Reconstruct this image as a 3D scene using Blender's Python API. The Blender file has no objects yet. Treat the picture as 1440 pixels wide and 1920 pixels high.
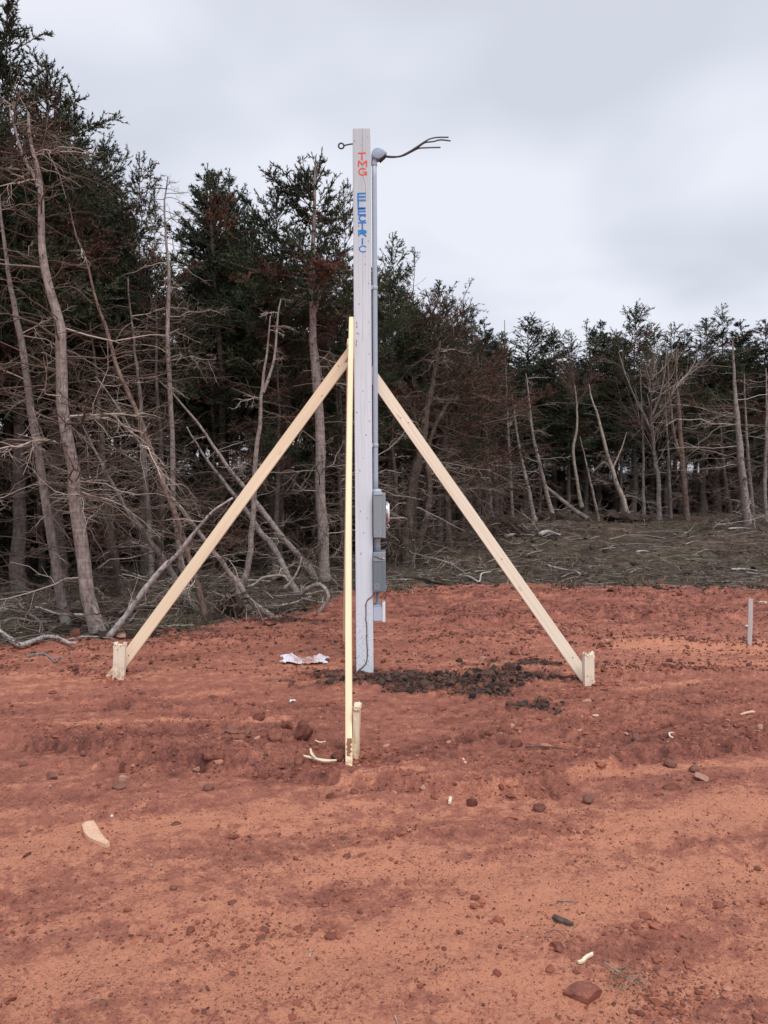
import bpy, bmesh, math, random
import numpy as np
from mathutils import Vector, Matrix

# ------------------------------------------------------------------ camera, sky, sun, exposure
S = bpy.context.scene
COL = S.collection
PITCH = math.atan(64.0 / 1440.0)
EYE = np.array([0.0, 0.0, 1.6])
cam_d = bpy.data.cameras.new('camera')
cam_d.sensor_fit = 'VERTICAL'
cam_d.sensor_height = 36.0
cam_d.lens = 27.0
cam_d.clip_start = 0.05
cam_d.clip_end = 2000.0
cam = bpy.data.objects.new('camera', cam_d)
cam.location = EYE
cam.rotation_euler = (math.radians(90) - PITCH, 0, 0)
COL.objects.link(cam)
S.camera = cam

SUN_EL, SUN_AZ = math.radians(58), math.radians(158)      # azimuth clockwise from +Y
world = bpy.data.worlds.new('World')
S.world = world
world.use_nodes = True
wt = world.node_tree
wt.nodes.clear()


def wn(t, **k):
    n = wt.nodes.new(t)
    for a, b in k.items():
        setattr(n, a, b)
    return n


w_out = wn('ShaderNodeOutputWorld')
w_sky = wn('ShaderNodeTexSky', sky_type='NISHITA', sun_disc=False, sun_elevation=SUN_EL, sun_rotation=SUN_AZ)
w_bg1 = wn('ShaderNodeBackground')
w_bg1.inputs['Strength'].default_value = 0.08
wt.links.new(w_sky.outputs['Color'], w_bg1.inputs['Color'])
w_tc = wn('ShaderNodeTexCoord')
w_sep = wn('ShaderNodeSeparateXYZ')
wt.links.new(w_tc.outputs['Generated'], w_sep.inputs[0])
w_mx = wn('ShaderNodeMath', operation='MAXIMUM')
wt.links.new(w_sep.outputs['Z'], w_mx.inputs[0])
w_mx.inputs[1].default_value = 0.0
w_ad = wn('ShaderNodeMath', operation='ADD')
wt.links.new(w_mx.outputs[0], w_ad.inputs[0])
w_ad.inputs[1].default_value = 0.22
w_dx = wn('ShaderNodeMath', operation='DIVIDE')
w_dy = wn('ShaderNodeMath', operation='DIVIDE')
wt.links.new(w_sep.outputs['X'], w_dx.inputs[0])
wt.links.new(w_sep.outputs['Y'], w_dy.inputs[0])
wt.links.new(w_ad.outputs[0], w_dx.inputs[1])
wt.links.new(w_ad.outputs[0], w_dy.inputs[1])
w_cmb = wn('ShaderNodeCombineXYZ')
wt.links.new(w_dx.outputs[0], w_cmb.inputs['X'])
wt.links.new(w_dy.outputs[0], w_cmb.inputs['Y'])
w_cmb.inputs['Z'].default_value = 11.2
w_no = wn('ShaderNodeTexNoise')
w_no.inputs['Scale'].default_value = 1.5
w_no.inputs['Detail'].default_value = 3.0
w_no.inputs['Roughness'].default_value = 0.45
w_no.inputs['Distortion'].default_value = 0.15
wt.links.new(w_cmb.outputs[0], w_no.inputs['Vector'])
w_ra = wn('ShaderNodeValToRGB')
w_ra.color_ramp.elements[0].position = 0.35
w_ra.color_ramp.elements[0].color = (0.418, 0.434, 0.490, 1)
w_ra.color_ramp.elements[1].position = 0.60
w_ra.color_ramp.elements[1].color = (0.535, 0.548, 0.600, 1)
e = w_ra.color_ramp.elements.new(0.46)
e.color = (0.465, 0.482, 0.542, 1)
wt.links.new(w_no.outputs['Fac'], w_ra.inputs['Fac'])
w_bg2 = wn('ShaderNodeBackground')
w_bg2.inputs['Strength'].default_value = 1.0
wt.links.new(w_ra.outputs['Color'], w_bg2.inputs['Color'])
w_mix = wn('ShaderNodeMixShader')
w_mix.inputs['Fac'].default_value = 0.93                      # almost closed cloud cover
wt.links.new(w_bg1.outputs[0], w_mix.inputs[1])
wt.links.new(w_bg2.outputs[0], w_mix.inputs[2])
wt.links.new(w_mix.outputs[0], w_out.inputs['Surface'])

sun_d = bpy.data.lights.new('sun', 'SUN')
sun_d.energy = 1.5
sun_d.angle = math.radians(30)
sun_d.color = (1.0, 0.985, 0.96)
sun = bpy.data.objects.new('sun', sun_d)
sd = Vector((math.sin(SUN_AZ) * math.cos(SUN_EL), math.cos(SUN_AZ) * math.cos(SUN_EL), math.sin(SUN_EL)))
sun.rotation_euler = sd.to_track_quat('Z', 'Y').to_euler()
sun.location = (0, 0, 30)
COL.objects.link(sun)

S.view_settings.view_transform = 'Standard'
S.view_settings.look = 'None'
S.view_settings.exposure = 0.72
S.view_settings.gamma = 1.0
S.view_settings.use_curve_mapping = False
S.cycles.use_denoising = True
S.cycles.max_bounces = 5
S.cycles.diffuse_bounces = 3

# ------------------------------------------------------------------ helpers
RNG = np.random.default_rng(7)


def ray(px, py):
    a, b = (px - 720.0) / 1440.0, (960.0 - py) / 1440.0
    c, s = math.cos(PITCH), math.sin(PITCH)
    return np.array([a, c + b * s, -s + b * c])


def at(px, py, Y):
    d = ray(px, py)
    return EYE + d * (Y / d[1])


def smooth(a, b, x):
    t = np.clip((x - a) / (b - a), 0, 1)
    return t * t * (3 - 2 * t)


_perm = np.random.default_rng(11).permutation(256)
_perm = np.concatenate([_perm, _perm])
_ga = np.linspace(0, 2 * np.pi, 256, endpoint=False)
_gx, _gy = np.cos(_ga), np.sin(_ga)


def perlin(x, y, seed=0):
    x = np.asarray(x, float) + seed * 17.31
    y = np.asarray(y, float) - seed * 9.77
    xi, yi = np.floor(x).astype(int), np.floor(y).astype(int)
    xf, yf = x - xi, y - yi
    xi &= 255
    yi &= 255
    u, v = xf * xf * xf * (xf * (xf * 6 - 15) + 10), yf * yf * yf * (yf * (yf * 6 - 15) + 10)

    def g(ix, iy, dx, dy):
        h = _perm[_perm[ix & 255] + (iy & 255)]
        return _gx[h] * dx + _gy[h] * dy
    a = g(xi, yi, xf, yf)
    b = g(xi + 1, yi, xf - 1, yf)
    c = g(xi, yi + 1, xf, yf - 1)
    d = g(xi + 1, yi + 1, xf - 1, yf - 1)
    return ((a + u * (b - a)) + v * ((c + u * (d - c)) - (a + u * (b - a)))) * 1.5


def fbm(x, y, o=4, seed=0):
    s, a, f = 0, 0.5, 1.0
    for i in range(o):
        s = s + a * perlin(x * f, y * f, seed + i)
        a *= 0.5
        f *= 2.03
    return s


def H0(x, y):
    """smooth lie of the land: level clearing that rises a little towards the wood"""
    x = np.asarray(x, float)
    y = np.asarray(y, float)
    yy = np.clip(y, -60, 60)
    xx = np.clip(x, -60, 60)
    return 0.45 * smooth(11.5, 22, yy) + 0.025 * perlin(xx * .33, yy * .33, 3)


def G(px, py):
    d = ray(px, py)
    z = 0.0
    for _ in range(12):
        p = EYE + d * ((z - EYE[2]) / d[2])
        z = float(H0(p[0], p[1]))
    return np.array([p[0], p[1], z])


EDGE = np.array([(-60, 6.4), (-8, 7.0), (-3.6, 7.25), (-3.2, 7.9), (-2.8, 7.9), (-2.3, 8.0), (-1.75, 8.6), (-1.3, 8.75), (-0.85, 9.6),
                 (-0.6, 10.7), (0, 11.0), (0.7, 11.15), (2.3, 11.45), (5.8, 11.25), (60, 11.25)])


def edge_y(x, y):
    j = .40 * perlin(x * 1.1, y * 1.1, 21) + .28 * perlin(x * 3.6, y * 3.6, 22) + .14 * perlin(x * 11, y * 11, 23)
    return np.interp(x, EDGE[:, 0], EDGE[:, 1]) + j


def resample(pts, n):
    pts = np.asarray(pts, float)
    m = len(pts)
    p = np.vstack([2 * pts[0] - pts[1], pts, 2 * pts[-1] - pts[-2]])
    out = []
    for t in np.linspace(0, m - 1 - 1e-9, n):
        i = int(t)
        f = t - i
        a, b, c, d = p[i], p[i + 1], p[i + 2], p[i + 3]
        out.append(.5 * (2 * b + (c - a) * f + (2 * a - 5 * b + 4 * c - d) * f * f + (3 * b - a - 3 * c + d) * f ** 3))
    return np.array(out)


def nrm(v):
    return v / np.maximum(np.linalg.norm(v, axis=-1, keepdims=True), 1e-9)


def tubes(P, R, n=3, rough=0.0, rng=None):
    """P (N,K,3), R (N,K) -> vertices, quads"""
    P = np.asarray(P, float)
    R = np.asarray(R, float)
    if P.ndim == 2:
        P, R = P[None], R[None]
    N, K, _ = P.shape
    T = np.empty_like(P)
    T[:, 1:-1] = P[:, 2:] - P[:, :-2]
    T[:, 0] = P[:, 1] - P[:, 0]
    T[:, -1] = P[:, -1] - P[:, -2]
    T = nrm(T)
    mean = np.abs(P[:, -1] - P[:, 0])
    ref = np.eye(3)[np.argmin(mean, axis=1)][:, None, :]
    A = nrm(np.cross(T, np.broadcast_to(ref, T.shape)))
    B = np.cross(T, A)
    ang = np.arange(n) * 2 * np.pi / n
    Rr = np.repeat(R[:, :, None], n, 2)
    if rough:
        Rr = Rr * (1 + rough * rng.standard_normal(Rr.shape))
    V = P[:, :, None, :] + Rr[..., None] * (A[:, :, None, :] * np.cos(ang)[None, None, :, None] + B[:, :, None, :] * np.sin(ang)[None, None, :, None])
    idx = np.arange(N * K * n).reshape(N, K, n)
    a = idx[:, :-1, :]
    b = idx[:, 1:, :]
    Q = np.stack([a, np.roll(a, -1, 2), np.roll(b, -1, 2), b], -1).reshape(-1, 4)
    return V.reshape(-1, 3), Q


def mesh_np(name, V, Q=None, T=None, mats=(), attrs=None, smooth_=True, mat_q=0, mat_t=0, matidx=None):
    me = bpy.data.meshes.new(name)
    V = np.asarray(V, np.float32)
    nq = 0 if Q is None else len(Q)
    nt = 0 if T is None else len(T)
    me.vertices.add(len(V))
    me.vertices.foreach_set('co', V.ravel())
    loops = []
    if nq:
        loops.append(np.asarray(Q).ravel())
    if nt:
        loops.append(np.asarray(T).ravel())
    loops = np.concatenate(loops).astype(np.int32)
    me.loops.add(len(loops))
    me.loops.foreach_set('vertex_index', loops)
    me.polygons.add(nq + nt)
    start = np.concatenate([np.arange(nq) * 4, nq * 4 + np.arange(nt) * 3]).astype(np.int32)
    me.polygons.foreach_set('loop_start', start)
    for m in mats:
        me.materials.append(m)
    if matidx is None:
        matidx = np.concatenate([np.full(nq, mat_q), np.full(nt, mat_t)])
    me.polygons.foreach_set('material_index', matidx.astype(np.int32))
    me.polygons.foreach_set('use_smooth', np.full(nq + nt, bool(smooth_)))
    if attrs:
        for k, v in attrs.items():
            at_ = me.attributes.new(k, 'FLOAT', 'POINT')
            at_.data.foreach_set('value', np.asarray(v, np.float32))
    me.update(calc_edges=True)
    return me


class Acc:
    """collects tubes and triangles into one mesh"""
    def __init__(s):
        s.V, s.Q, s.T, s.A, s.n = [], [], [], [], 0

    def q(s, V, Q, a=0.0):
        s.V.append(V)
        s.Q.append(np.asarray(Q) + s.n)
        s.A.append(np.broadcast_to(a, (len(V),)).astype(float))
        s.n += len(V)

    def t(s, V, T, a=0.0):
        s.V.append(V)
        s.T.append(np.asarray(T) + s.n)
        s.A.append(np.broadcast_to(a, (len(V),)).astype(float))
        s.n += len(V)

    def mesh(s, name, mats, smooth_=True, mat_q=0, mat_t=0, attr='tint'):
        return mesh_np(name, np.vstack(s.V), np.vstack(s.Q) if s.Q else None, np.vstack(s.T) if s.T else None, mats, {attr: np.concatenate(s.A)},
                       smooth_, mat_q, mat_t)


def ob(name, me, parent=None, loc=None):
    o = bpy.data.objects.new(name, me)
    COL.objects.link(o)
    if parent is not None:
        o.parent = parent
    if loc is not None:
        o.location = loc
    return o


def tag(o, label=None, cat=None, group=None, kind=None):
    if label:
        o['label'] = label
    if cat:
        o['category'] = cat
    if group:
        o['group'] = group
    if kind:
        o['kind'] = kind
    return o


def thing(name, label, cat, loc=(0, 0, 0), group=None):
    o = bpy.data.objects.new(name, None)
    o.empty_display_size = .1
    COL.objects.link(o)
    o.location = loc
    return tag(o, label, cat, group)


def bm_mesh(name, bm, mats, smooth_=False):
    me = bpy.data.meshes.new(name)
    bmesh.ops.recalc_face_normals(bm, faces=bm.faces[:])
    bm.to_mesh(me)
    bm.free()
    for m in mats:
        me.materials.append(m)
    for p in me.polygons:
        p.use_smooth = smooth_
    return me


def add_box(bm, lo, hi, bevel=0.0, seg=2):
    lo, hi = Vector(lo), Vector(hi)
    r = bmesh.ops.create_cube(bm, size=1.0, matrix=Matrix.Translation((lo + hi) / 2) @ Matrix.Diagonal((*(hi - lo), 1)))
    if bevel:
        es = list({e_ for v in r['verts'] for e_ in v.link_edges})
        bmesh.ops.bevel(bm, geom=es, offset=bevel, segments=seg, affect='EDGES', profile=.5)


def add_lathe(bm, prof, axis='Z', center=(0, 0, 0), n=28):
    """prof: (radius, height) list turned about an axis"""
    c = Vector(center)
    rings = []
    for r, h in prof:
        ring = []
        for k in range(n):
            a = 2 * math.pi * k / n
            u, v = r * math.cos(a), r * math.sin(a)
            p = Vector((h, u, v)) if axis == 'X' else (Vector((u, h, v)) if axis == 'Y' else Vector((u, v, h)))
            ring.append(bm.verts.new(c + p))
        rings.append(ring)
    for a, b in zip(rings, rings[1:]):
        for k in range(n):
            bm.faces.new((a[k], a[(k + 1) % n], b[(k + 1) % n], b[k]))
    bm.faces.new(rings[0])
    bm.faces.new(rings[-1])


def tube_mesh(name, pts, rad, mats, n=10, ks=None, cap=True):
    ks = ks or max(6, len(pts) * 4)
    P = resample(pts, ks)
    R = np.interp(np.linspace(0, 1, ks), np.linspace(0, 1, len(rad)), rad) if hasattr(rad, '__len__') else np.full(ks, rad)
    V, Q = tubes(P, R, n)
    T = None
    if cap:
        V = np.vstack([V, P[0], P[-1]])
        m = len(V)
        i0 = np.arange(n)
        i1 = (ks - 1) * n + i0
        T = np.vstack([np.stack([np.roll(i0, -1), i0, np.full(n, m - 2)], 1), np.stack([i1, np.roll(i1, -1), np.full(n, m - 1)], 1)])
    return mesh_np(name, V, Q, T, mats)


# ------------------------------------------------------------------ materials
def mat(name):
    m = bpy.data.materials.new(name)
    m.use_nodes = True
    b = m.node_tree.nodes['Principled BSDF']
    return m, m.node_tree, b


def nd(nt, t, ins=None, **k):
    n = nt.nodes.new(t)
    for a, b in k.items():
        setattr(n, a, b)
    for a, b in (ins or {}).items():
        if hasattr(b, 'is_linked') or isinstance(b, bpy.types.NodeSocket):
            nt.links.new(b, n.inputs[a])
        else:
            n.inputs[a].default_value = b
    return n


def ramp(nt, fac, stops, interp='LINEAR'):
    n = nt.nodes.new('ShaderNodeValToRGB')
    n.color_ramp.interpolation = interp
    els = n.color_ramp.elements
    els[0].position, els[0].color = stops[0][0], (*stops[0][1], 1)
    els[1].position, els[1].color = stops[-1][0], (*stops[-1][1], 1)
    for p, c in stops[1:-1]:
        x = els.new(p)
        x.color = (*c, 1)
    nt.links.new(fac, n.inputs[0])
    return n.outputs['Color']


def mixc(nt, fac, a, b, mode='MIX'):
    n = nt.nodes.new('ShaderNodeMix')
    n.data_type = 'RGBA'
    n.blend_type = mode
    for sock, v in ((n.inputs['Factor'], fac), (n.inputs[6], a), (n.inputs[7], b)):
        if isinstance(v, bpy.types.NodeSocket):
            nt.links.new(v, sock)
        elif isinstance(v, (int, float)):
            sock.default_value = v
        else:
            sock.default_value = (*v, 1)
    return n.outputs[2]


def mth(nt, op, a, b=None, c=None, clamp=False):
    n = nt.nodes.new('ShaderNodeMath')
    n.operation = op
    n.use_clamp = clamp
    for i, v in enumerate((a, b, c)):
        if v is None:
            continue
        if isinstance(v, bpy.types.NodeSocket):
            nt.links.new(v, n.inputs[i])
        else:
            n.inputs[i].default_value = v
    return n.outputs[0]


def noise(nt, vec, scale, detail=4, rough=.55, dist=0.0):
    n = nd(nt, 'ShaderNodeTexNoise', {'Scale': scale, 'Detail': detail, 'Roughness': rough, 'Distortion': dist})
    if vec is not None:
        nt.links.new(vec, n.inputs['Vector'])
    return n.outputs['Fac']


def mapping(nt, vec, scale=(1, 1, 1), rot=(0, 0, 0), loc=(0, 0, 0)):
    n = nd(nt, 'ShaderNodeMapping', {'Vector': vec, 'Scale': scale, 'Rotation': rot, 'Location': loc})
    return n.outputs[0]


def bump(nt, b, h, strength=.4, dist=.01):
    n = nd(nt, 'ShaderNodeBump', {'Height': h, 'Strength': strength, 'Distance': dist})
    nt.links.new(n.outputs[0], b.inputs['Normal'])


def rough_spec(b, r, s=.3, metal=0.0):
    b.inputs['Roughness'].default_value = r
    b.inputs['Specular IOR Level'].default_value = s
    b.inputs['Metallic'].default_value = metal


def attr(nt, name):
    return nd(nt, 'ShaderNodeAttribute', attribute_name=name).outputs['Fac']


# red sandstone dirt
M_dirt, nt, b = mat('red_dirt')
oc = nd(nt, 'ShaderNodeTexCoord').outputs['Object']
tone, peat = attr(nt, 'tone'), attr(nt, 'peat')
n_big = noise(nt, oc, 1.3, 5, .6, .4)
n_mid = noise(nt, oc, 9, 5, .62)
n_fine = noise(nt, oc, 70, 4, .65)
f = mth(nt, 'ADD', mth(nt, 'MULTIPLY', tone, .78), mth(nt, 'MULTIPLY', mth(nt, 'SUBTRACT', n_big, .5), .30))
f = mth(nt, 'ADD', f, mth(nt, 'MULTIPLY', mth(nt, 'SUBTRACT', n_mid, .5), .55))
f = mth(nt, 'ADD', f, mth(nt, 'MULTIPLY', mth(nt, 'SUBTRACT', n_fine, .5), .80), clamp=True)
c = ramp(nt, f, [(0.0, (0.65, 0.280, 0.175)), (.18, (0.455, 0.182, 0.125)), (.44, (0.330, 0.126, 0.092)), (.70, (0.180, 0.069, 0.056)), (1.0, (0.065, 0.031, 0.028))])
# a few pale stones and grey-violet slivers
vor = nd(nt, 'ShaderNodeTexVoronoi', {'Vector': oc, 'Scale': 34.0})
sl = mth(nt, 'LESS_THAN', vor.outputs['Distance'], .20)
sp = nd(nt, 'ShaderNodeSeparateColor', {'Color': vor.outputs['Color']})
pick = mth(nt, 'MULTIPLY', sl, mth(nt, 'GREATER_THAN', sp.outputs[0], .80))
stone = ramp(nt, sp.outputs[1], [(0, (0.11, 0.042, 0.033)), (.6, (0.24, 0.10, 0.075)), (.97, (0.36, 0.19, 0.15)), (1, (0.5, 0.4, 0.34))])
fl = noise(nt, mapping(nt, oc, (1, 1.5, 1)), 80, 4, .65, .8)
c = mixc(nt, ramp(nt, fl, [(.57, (0, 0, 0)), (.66, (.8, .8, .8))]), c, (0.125, 0.044, 0.033))  # dark flecks painted as the small shadows under crust flakes
c = mixc(nt, pick, c, stone)
pk = mth(nt, 'ADD', mth(nt, 'MULTIPLY', peat, 1.35), mth(nt, 'MULTIPLY', mth(nt, 'SUBTRACT', n_mid, .5), mth(nt, 'MULTIPLY', peat, 1.6)), clamp=True)
pc = ramp(nt, n_fine, [(.3, (0.032, 0.022, 0.019)), (.7, (0.105, 0.060, 0.048))])
c = mixc(nt, pk, c, pc)
nt.links.new(c, b.inputs['Base Color'])
rough_spec(b, .95, .10)
bump(nt, b, mth(nt, 'ADD', mth(nt, 'MULTIPLY', n_fine, .9), noise(nt, oc, 190, 4, .65)), 1.0, .012)

# litter-covered forest floor
M_floor, nt, b = mat('forest_floor')
oc = nd(nt, 'ShaderNodeTexCoord').outputs['Object']
n1 = noise(nt, oc, .55, 5, .6, .5)
n2 = noise(nt, oc, 6, 6, .65)
n3 = noise(nt, mapping(nt, oc, (9, 40, 9)), 1.0, 4, .7)
c1 = ramp(nt, n2, [(.30, (0.016, 0.011, 0.009)), (.48, (0.075, 0.050, 0.037)), (.68, (0.185, 0.130, 0.098))])
c2 = ramp(nt, n2, [(.28, (0.026, 0.024, 0.014)), (.5, (0.072, 0.062, 0.034)), (.75, (0.13, 0.110, 0.062))])
c = mixc(nt, ramp(nt, n1, [(.47, (0, 0, 0)), (.62, (1, 1, 1))]), c1, c2)
c = mixc(nt, ramp(nt, noise(nt, mapping(nt, oc, (1, 1.6, 1)), .9, 5, .65, .6), [(.50, (0, 0, 0)), (.62, (.85, .85, .85))]), c, (0.022, 0.017, 0.015))
c = mixc(nt, ramp(nt, n3, [(.56, (0, 0, 0)), (.70, (.6, .6, .6))]), c, (0.17, 0.140, 0.12))
nt.links.new(c, b.inputs['Base Color'])
rough_spec(b, .95, .15)
bump(nt, b, mth(nt, 'ADD', n2, n3), .8, .03)


def bark_mat(name, dark, mid, pale, lichen=.5, scale=1.0):
    m, nt, b = mat(name)
    oc = nd(nt, 'ShaderNodeTexCoord').outputs['Object']
    rnd = nd(nt, 'ShaderNodeObjectInfo').outputs['Random']
    off = nd(nt, 'ShaderNodeCombineXYZ', {'X': mth(nt, 'MULTIPLY', rnd, 37.0), 'Y': rnd, 'Z': 0.0}).outputs[0]
    v = nd(nt, 'ShaderNodeVectorMath', {0: oc, 1: off}, operation='ADD').outputs[0]
    na = noise(nt, mapping(nt, v, (1, 1, .35)), 34 * scale, 5, .65)
    nb = noise(nt, v, 5 * scale, 4, .6)
    ring = noise(nt, mapping(nt, v, (.25, .25, 5)), 5 * scale, 3, .6)
    k = mth(nt, 'ADD', mth(nt, 'MULTIPLY', na, .65), mth(nt, 'MULTIPLY', ring, .35))
    c = ramp(nt, k, [(.34, dark), (.52, mid), (.68, pale)])
    li = ramp(nt, nb, [(.56, (0, 0, 0)), (.68, (lichen, lichen, lichen))])
    c = mixc(nt, li, c, (0.30, 0.30, 0.26))
    nt.links.new(c, b.inputs['Base Color'])
    rough_spec(b, .9, .2)
    bump(nt, b, na, .7, .012)
    return m


M_bark = bark_mat('spruce_bark', (0.115, 0.088, 0.078), (0.285, 0.232, 0.210), (0.45, 0.380, 0.345))
M_barkliveshade = bark_mat('live_spruce_bark_shade', (0.050, 0.039, 0.035), (0.125, 0.100, 0.088), (0.21, 0.172, 0.152), .3)  # live bark's own dark tone, deepened to put shade into the wood
M_barkred = bark_mat('reddish_bark', (0.085, 0.058, 0.048), (0.205, 0.140, 0.112), (0.33, 0.235, 0.185), .15)
M_barkgrey = bark_mat('grey_bark', (0.085, 0.070, 0.064), (0.215, 0.180, 0.166), (0.34, 0.295, 0.275), .7)
M_barkpale = bark_mat('pale_bark', (0.14, 0.11, 0.09), (0.34, 0.28, 0.23), (0.52, 0.45, 0.38), .2)
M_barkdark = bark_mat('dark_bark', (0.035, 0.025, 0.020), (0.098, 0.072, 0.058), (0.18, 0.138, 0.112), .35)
M_silver = bark_mat('silver_deadwood', (0.20, 0.18, 0.17), (0.42, 0.39, 0.38), (0.62, 0.59, 0.57), .0)


def twig_mat(name, a, b_, c_):
    m, nt, b = mat(name)
    t = attr(nt, 'tint')
    c = ramp(nt, t, [(0, a), (.6, b_), (1, c_)])
    nt.links.new(c, b.inputs['Base Color'])
    rough_spec(b, .9, .15)
    return m


M_twig = twig_mat('dead_twigs', (0.068, 0.048, 0.039), (0.185, 0.135, 0.110), (0.56, 0.47, 0.41))
M_twigred = twig_mat('russet_twigs', (0.085, 0.048, 0.038), (0.165, 0.10, 0.08), (0.27, 0.19, 0.155))

M_leaf, nt, b = mat('spruce_needles')
t = attr(nt, 'tint')
rnd = nd(nt, 'ShaderNodeObjectInfo').outputs['Random']
c = ramp(nt, t, [(0.0, (0.016, 0.024, 0.015)), (.20, (0.030, 0.047, 0.024)), (.40, (0.078, 0.096, 0.047)), (.55, (0.062, 0.046, 0.032)), (.78, (0.090, 0.044, 0.032)), (1.0, (0.195, 0.086, 0.060))])
hs = nd(nt, 'ShaderNodeHueSaturation', {'Color': c, 'Value': mth(nt, 'MULTIPLY_ADD', rnd, .5, .75), 'Saturation': 1.0})
nt.links.new(hs.outputs[0], b.inputs['Base Color'])
rough_spec(b, .75, .25)


def lumber_mat(name, a, c_, knot=(0.30, 0.17, 0.08), mud=False):
    c_ = tuple(x * .92 for x in c_)
    m, nt, b = mat(name)
    oc = nd(nt, 'ShaderNodeTexCoord').outputs['Object']
    rnd = nd(nt, 'ShaderNodeObjectInfo').outputs['Random']
    off = nd(nt, 'ShaderNodeCombineXYZ', {'X': mth(nt, 'MULTIPLY', rnd, 3.0), 'Y': rnd, 'Z': mth(nt, 'MULTIPLY', rnd, 19.0)}).outputs[0]
    v = nd(nt, 'ShaderNodeVectorMath', {0: oc, 1: off}, operation='ADD').outputs[0]
    g = noise(nt, mapping(nt, v, (60, 60, 1.4)), 1.0, 4, .6, .6)
    bl = noise(nt, mapping(nt, v, (5, 5, 1.2)), 1.0, 3, .5)
    col = mixc(nt, ramp(nt, g, [(.35, (0, 0, 0)), (.7, (1, 1, 1))]), a, c_)
    col = mixc(nt, mth(nt, 'MULTIPLY', bl, .35), col, c_)
    vo = nd(nt, 'ShaderNodeTexVoronoi', {'Vector': mapping(nt, v, (9, 9, 3.2)), 'Scale': 1.0})
    sp = nd(nt, 'ShaderNodeSeparateColor', {'Color': vo.outputs['Color']})
    kn = mth(nt, 'MULTIPLY', ramp(nt, vo.outputs['Distance'], [(.05, (1, 1, 1)), (.15, (0, 0, 0))]), mth(nt, 'GREATER_THAN', sp.outputs[0], .40))
    col = mixc(nt, mth(nt, 'MULTIPLY', kn, .8), col, knot)
    sc = noise(nt, v, 22, 3, .6)
    col = mixc(nt, ramp(nt, sc, [(.66, (0, 0, 0)), (.78, (.35, .35, .35))]), col, (0.45, 0.31, 0.20))
    if mud:
        z_ = nd(nt, 'ShaderNodeSeparateXYZ', {'Vector': oc}).outputs['Z']
        mk_ = mth(nt, 'MULTIPLY', ramp(nt, z_, [(.0, (1, 1, 1)), (.16, (0, 0, 0))]), ramp(nt, noise(nt, v, 38, 4, .7), [(.42, (0, 0, 0)), (.62, (.85, .85, .85))]))
        col = mixc(nt, mk_, col, (0.36, 0.155, 0.10))
    nt.links.new(col, b.inputs['Base Color'])
    rough_spec(b, .7, .3)
    bump(nt, b, g, .25, .003)
    return m


M_lum = lumber_mat('pale_lumber', (0.87, 0.72, 0.53), (0.78, 0.62, 0.43), mud=True)
M_lumy = lumber_mat('yellow_lumber', (0.87, 0.745, 0.51), (0.80, 0.65, 0.42), mud=True)
M_lumw = lumber_mat('whitish_lumber', (0.86, 0.75, 0.61), (0.78, 0.66, 0.51), mud=True)
M_splint = lumber_mat('fresh_splinter', (0.82, 0.71, 0.54), (0.70, 0.57, 0.40))
M_drift = lumber_mat('weathered_chip', (0.74, 0.48, 0.34), (0.62, 0.38, 0.26))
M_stakeg = lumber_mat('grey_stake', (0.58, 0.53, 0.52), (0.46, 0.41, 0.40))

# whitewashed post
M_post, nt, b = mat('white_post_paint')
oc = nd(nt, 'ShaderNodeTexCoord').outputs['Object']
g = noise(nt, mapping(nt, oc, (55, 55, 1.1)), 1.0, 4, .65, .8)
pat = noise(nt, mapping(nt, oc, (4, 4, 1.3)), 1.0, 5, .65)
up = nd(nt, 'ShaderNodeSeparateXYZ', {'Vector': oc}).outputs['Z']
c = ramp(nt, g, [(.30, (0.58, 0.625, 0.69)), (.48, (0.675, 0.725, 0.795)), (.7, (0.72, 0.765, 0.83))])
# the coat is thinner near the top and the wood greys through
thin = mth(nt, 'MULTIPLY', ramp(nt, mth(nt, 'ADD', mth(nt, 'DIVIDE', up, 4.5), mth(nt, 'MULTIPLY', mth(nt, 'SUBTRACT', pat, .5), .5)), [(.55, (0, 0, 0)), (.92, (1, 1, 1))]), .75)
c = mixc(nt, thin, c, mixc(nt, g, (0.39, 0.425, 0.455), (0.52, 0.555, 0.585)))
c = mixc(nt, ramp(nt, noise(nt, mapping(nt, oc, (6, 6, 2.2)), 1.0, 4, .7), [(.60, (0, 0, 0)), (.75, (.4, .4, .4))]), c, (0.55, 0.56, 0.58))
vo = nd(nt, 'ShaderNodeTexVoronoi', {'Vector': mapping(nt, oc, (38, 38, 22)), 'Scale': 1.0})
sp = nd(nt, 'ShaderNodeSeparateColor', {'Color': vo.outputs['Color']})
dk = mth(nt, 'MULTIPLY', ramp(nt, vo.outputs['Distance'], [(.12, (1, 1, 1)), (.26, (0, 0, 0))]), mth(nt, 'GREATER_THAN', sp.outputs[0], .86))
c = mixc(nt, mth(nt, 'MULTIPLY', dk, .7), c, (0.16, 0.12, 0.10))
# red splashes at the foot
sp2 = mth(nt, 'MULTIPLY', ramp(nt, up, [(.10, (1, 1, 1)), (.75, (0, 0, 0))]), ramp(nt, noise(nt, oc, 60, 3, .7), [(.55, (0, 0, 0)), (.66, (.8, .8, .8))]))
c = mixc(nt, sp2, c, (0.34, 0.16, 0.11))
nt.links.new(c, b.inputs['Base Color'])
rough_spec(b, .75, .25)
bump(nt, b, g, .35, .004)


def plain(name, col, r=.5, s=.4, metal=0.0, var=.12, nscale=30):
    m, nt, b = mat(name)
    oc = nd(nt, 'ShaderNodeTexCoord').outputs['Object']
    n = noise(nt, oc, nscale, 4, .6)
    c = mixc(nt, n, tuple(x * (1 - var) for x in col), tuple(min(1, x * (1 + var)) for x in col))
    nt.links.new(c, b.inputs['Base Color'])
    rough_spec(b, r, s, metal)
    return m


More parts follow.
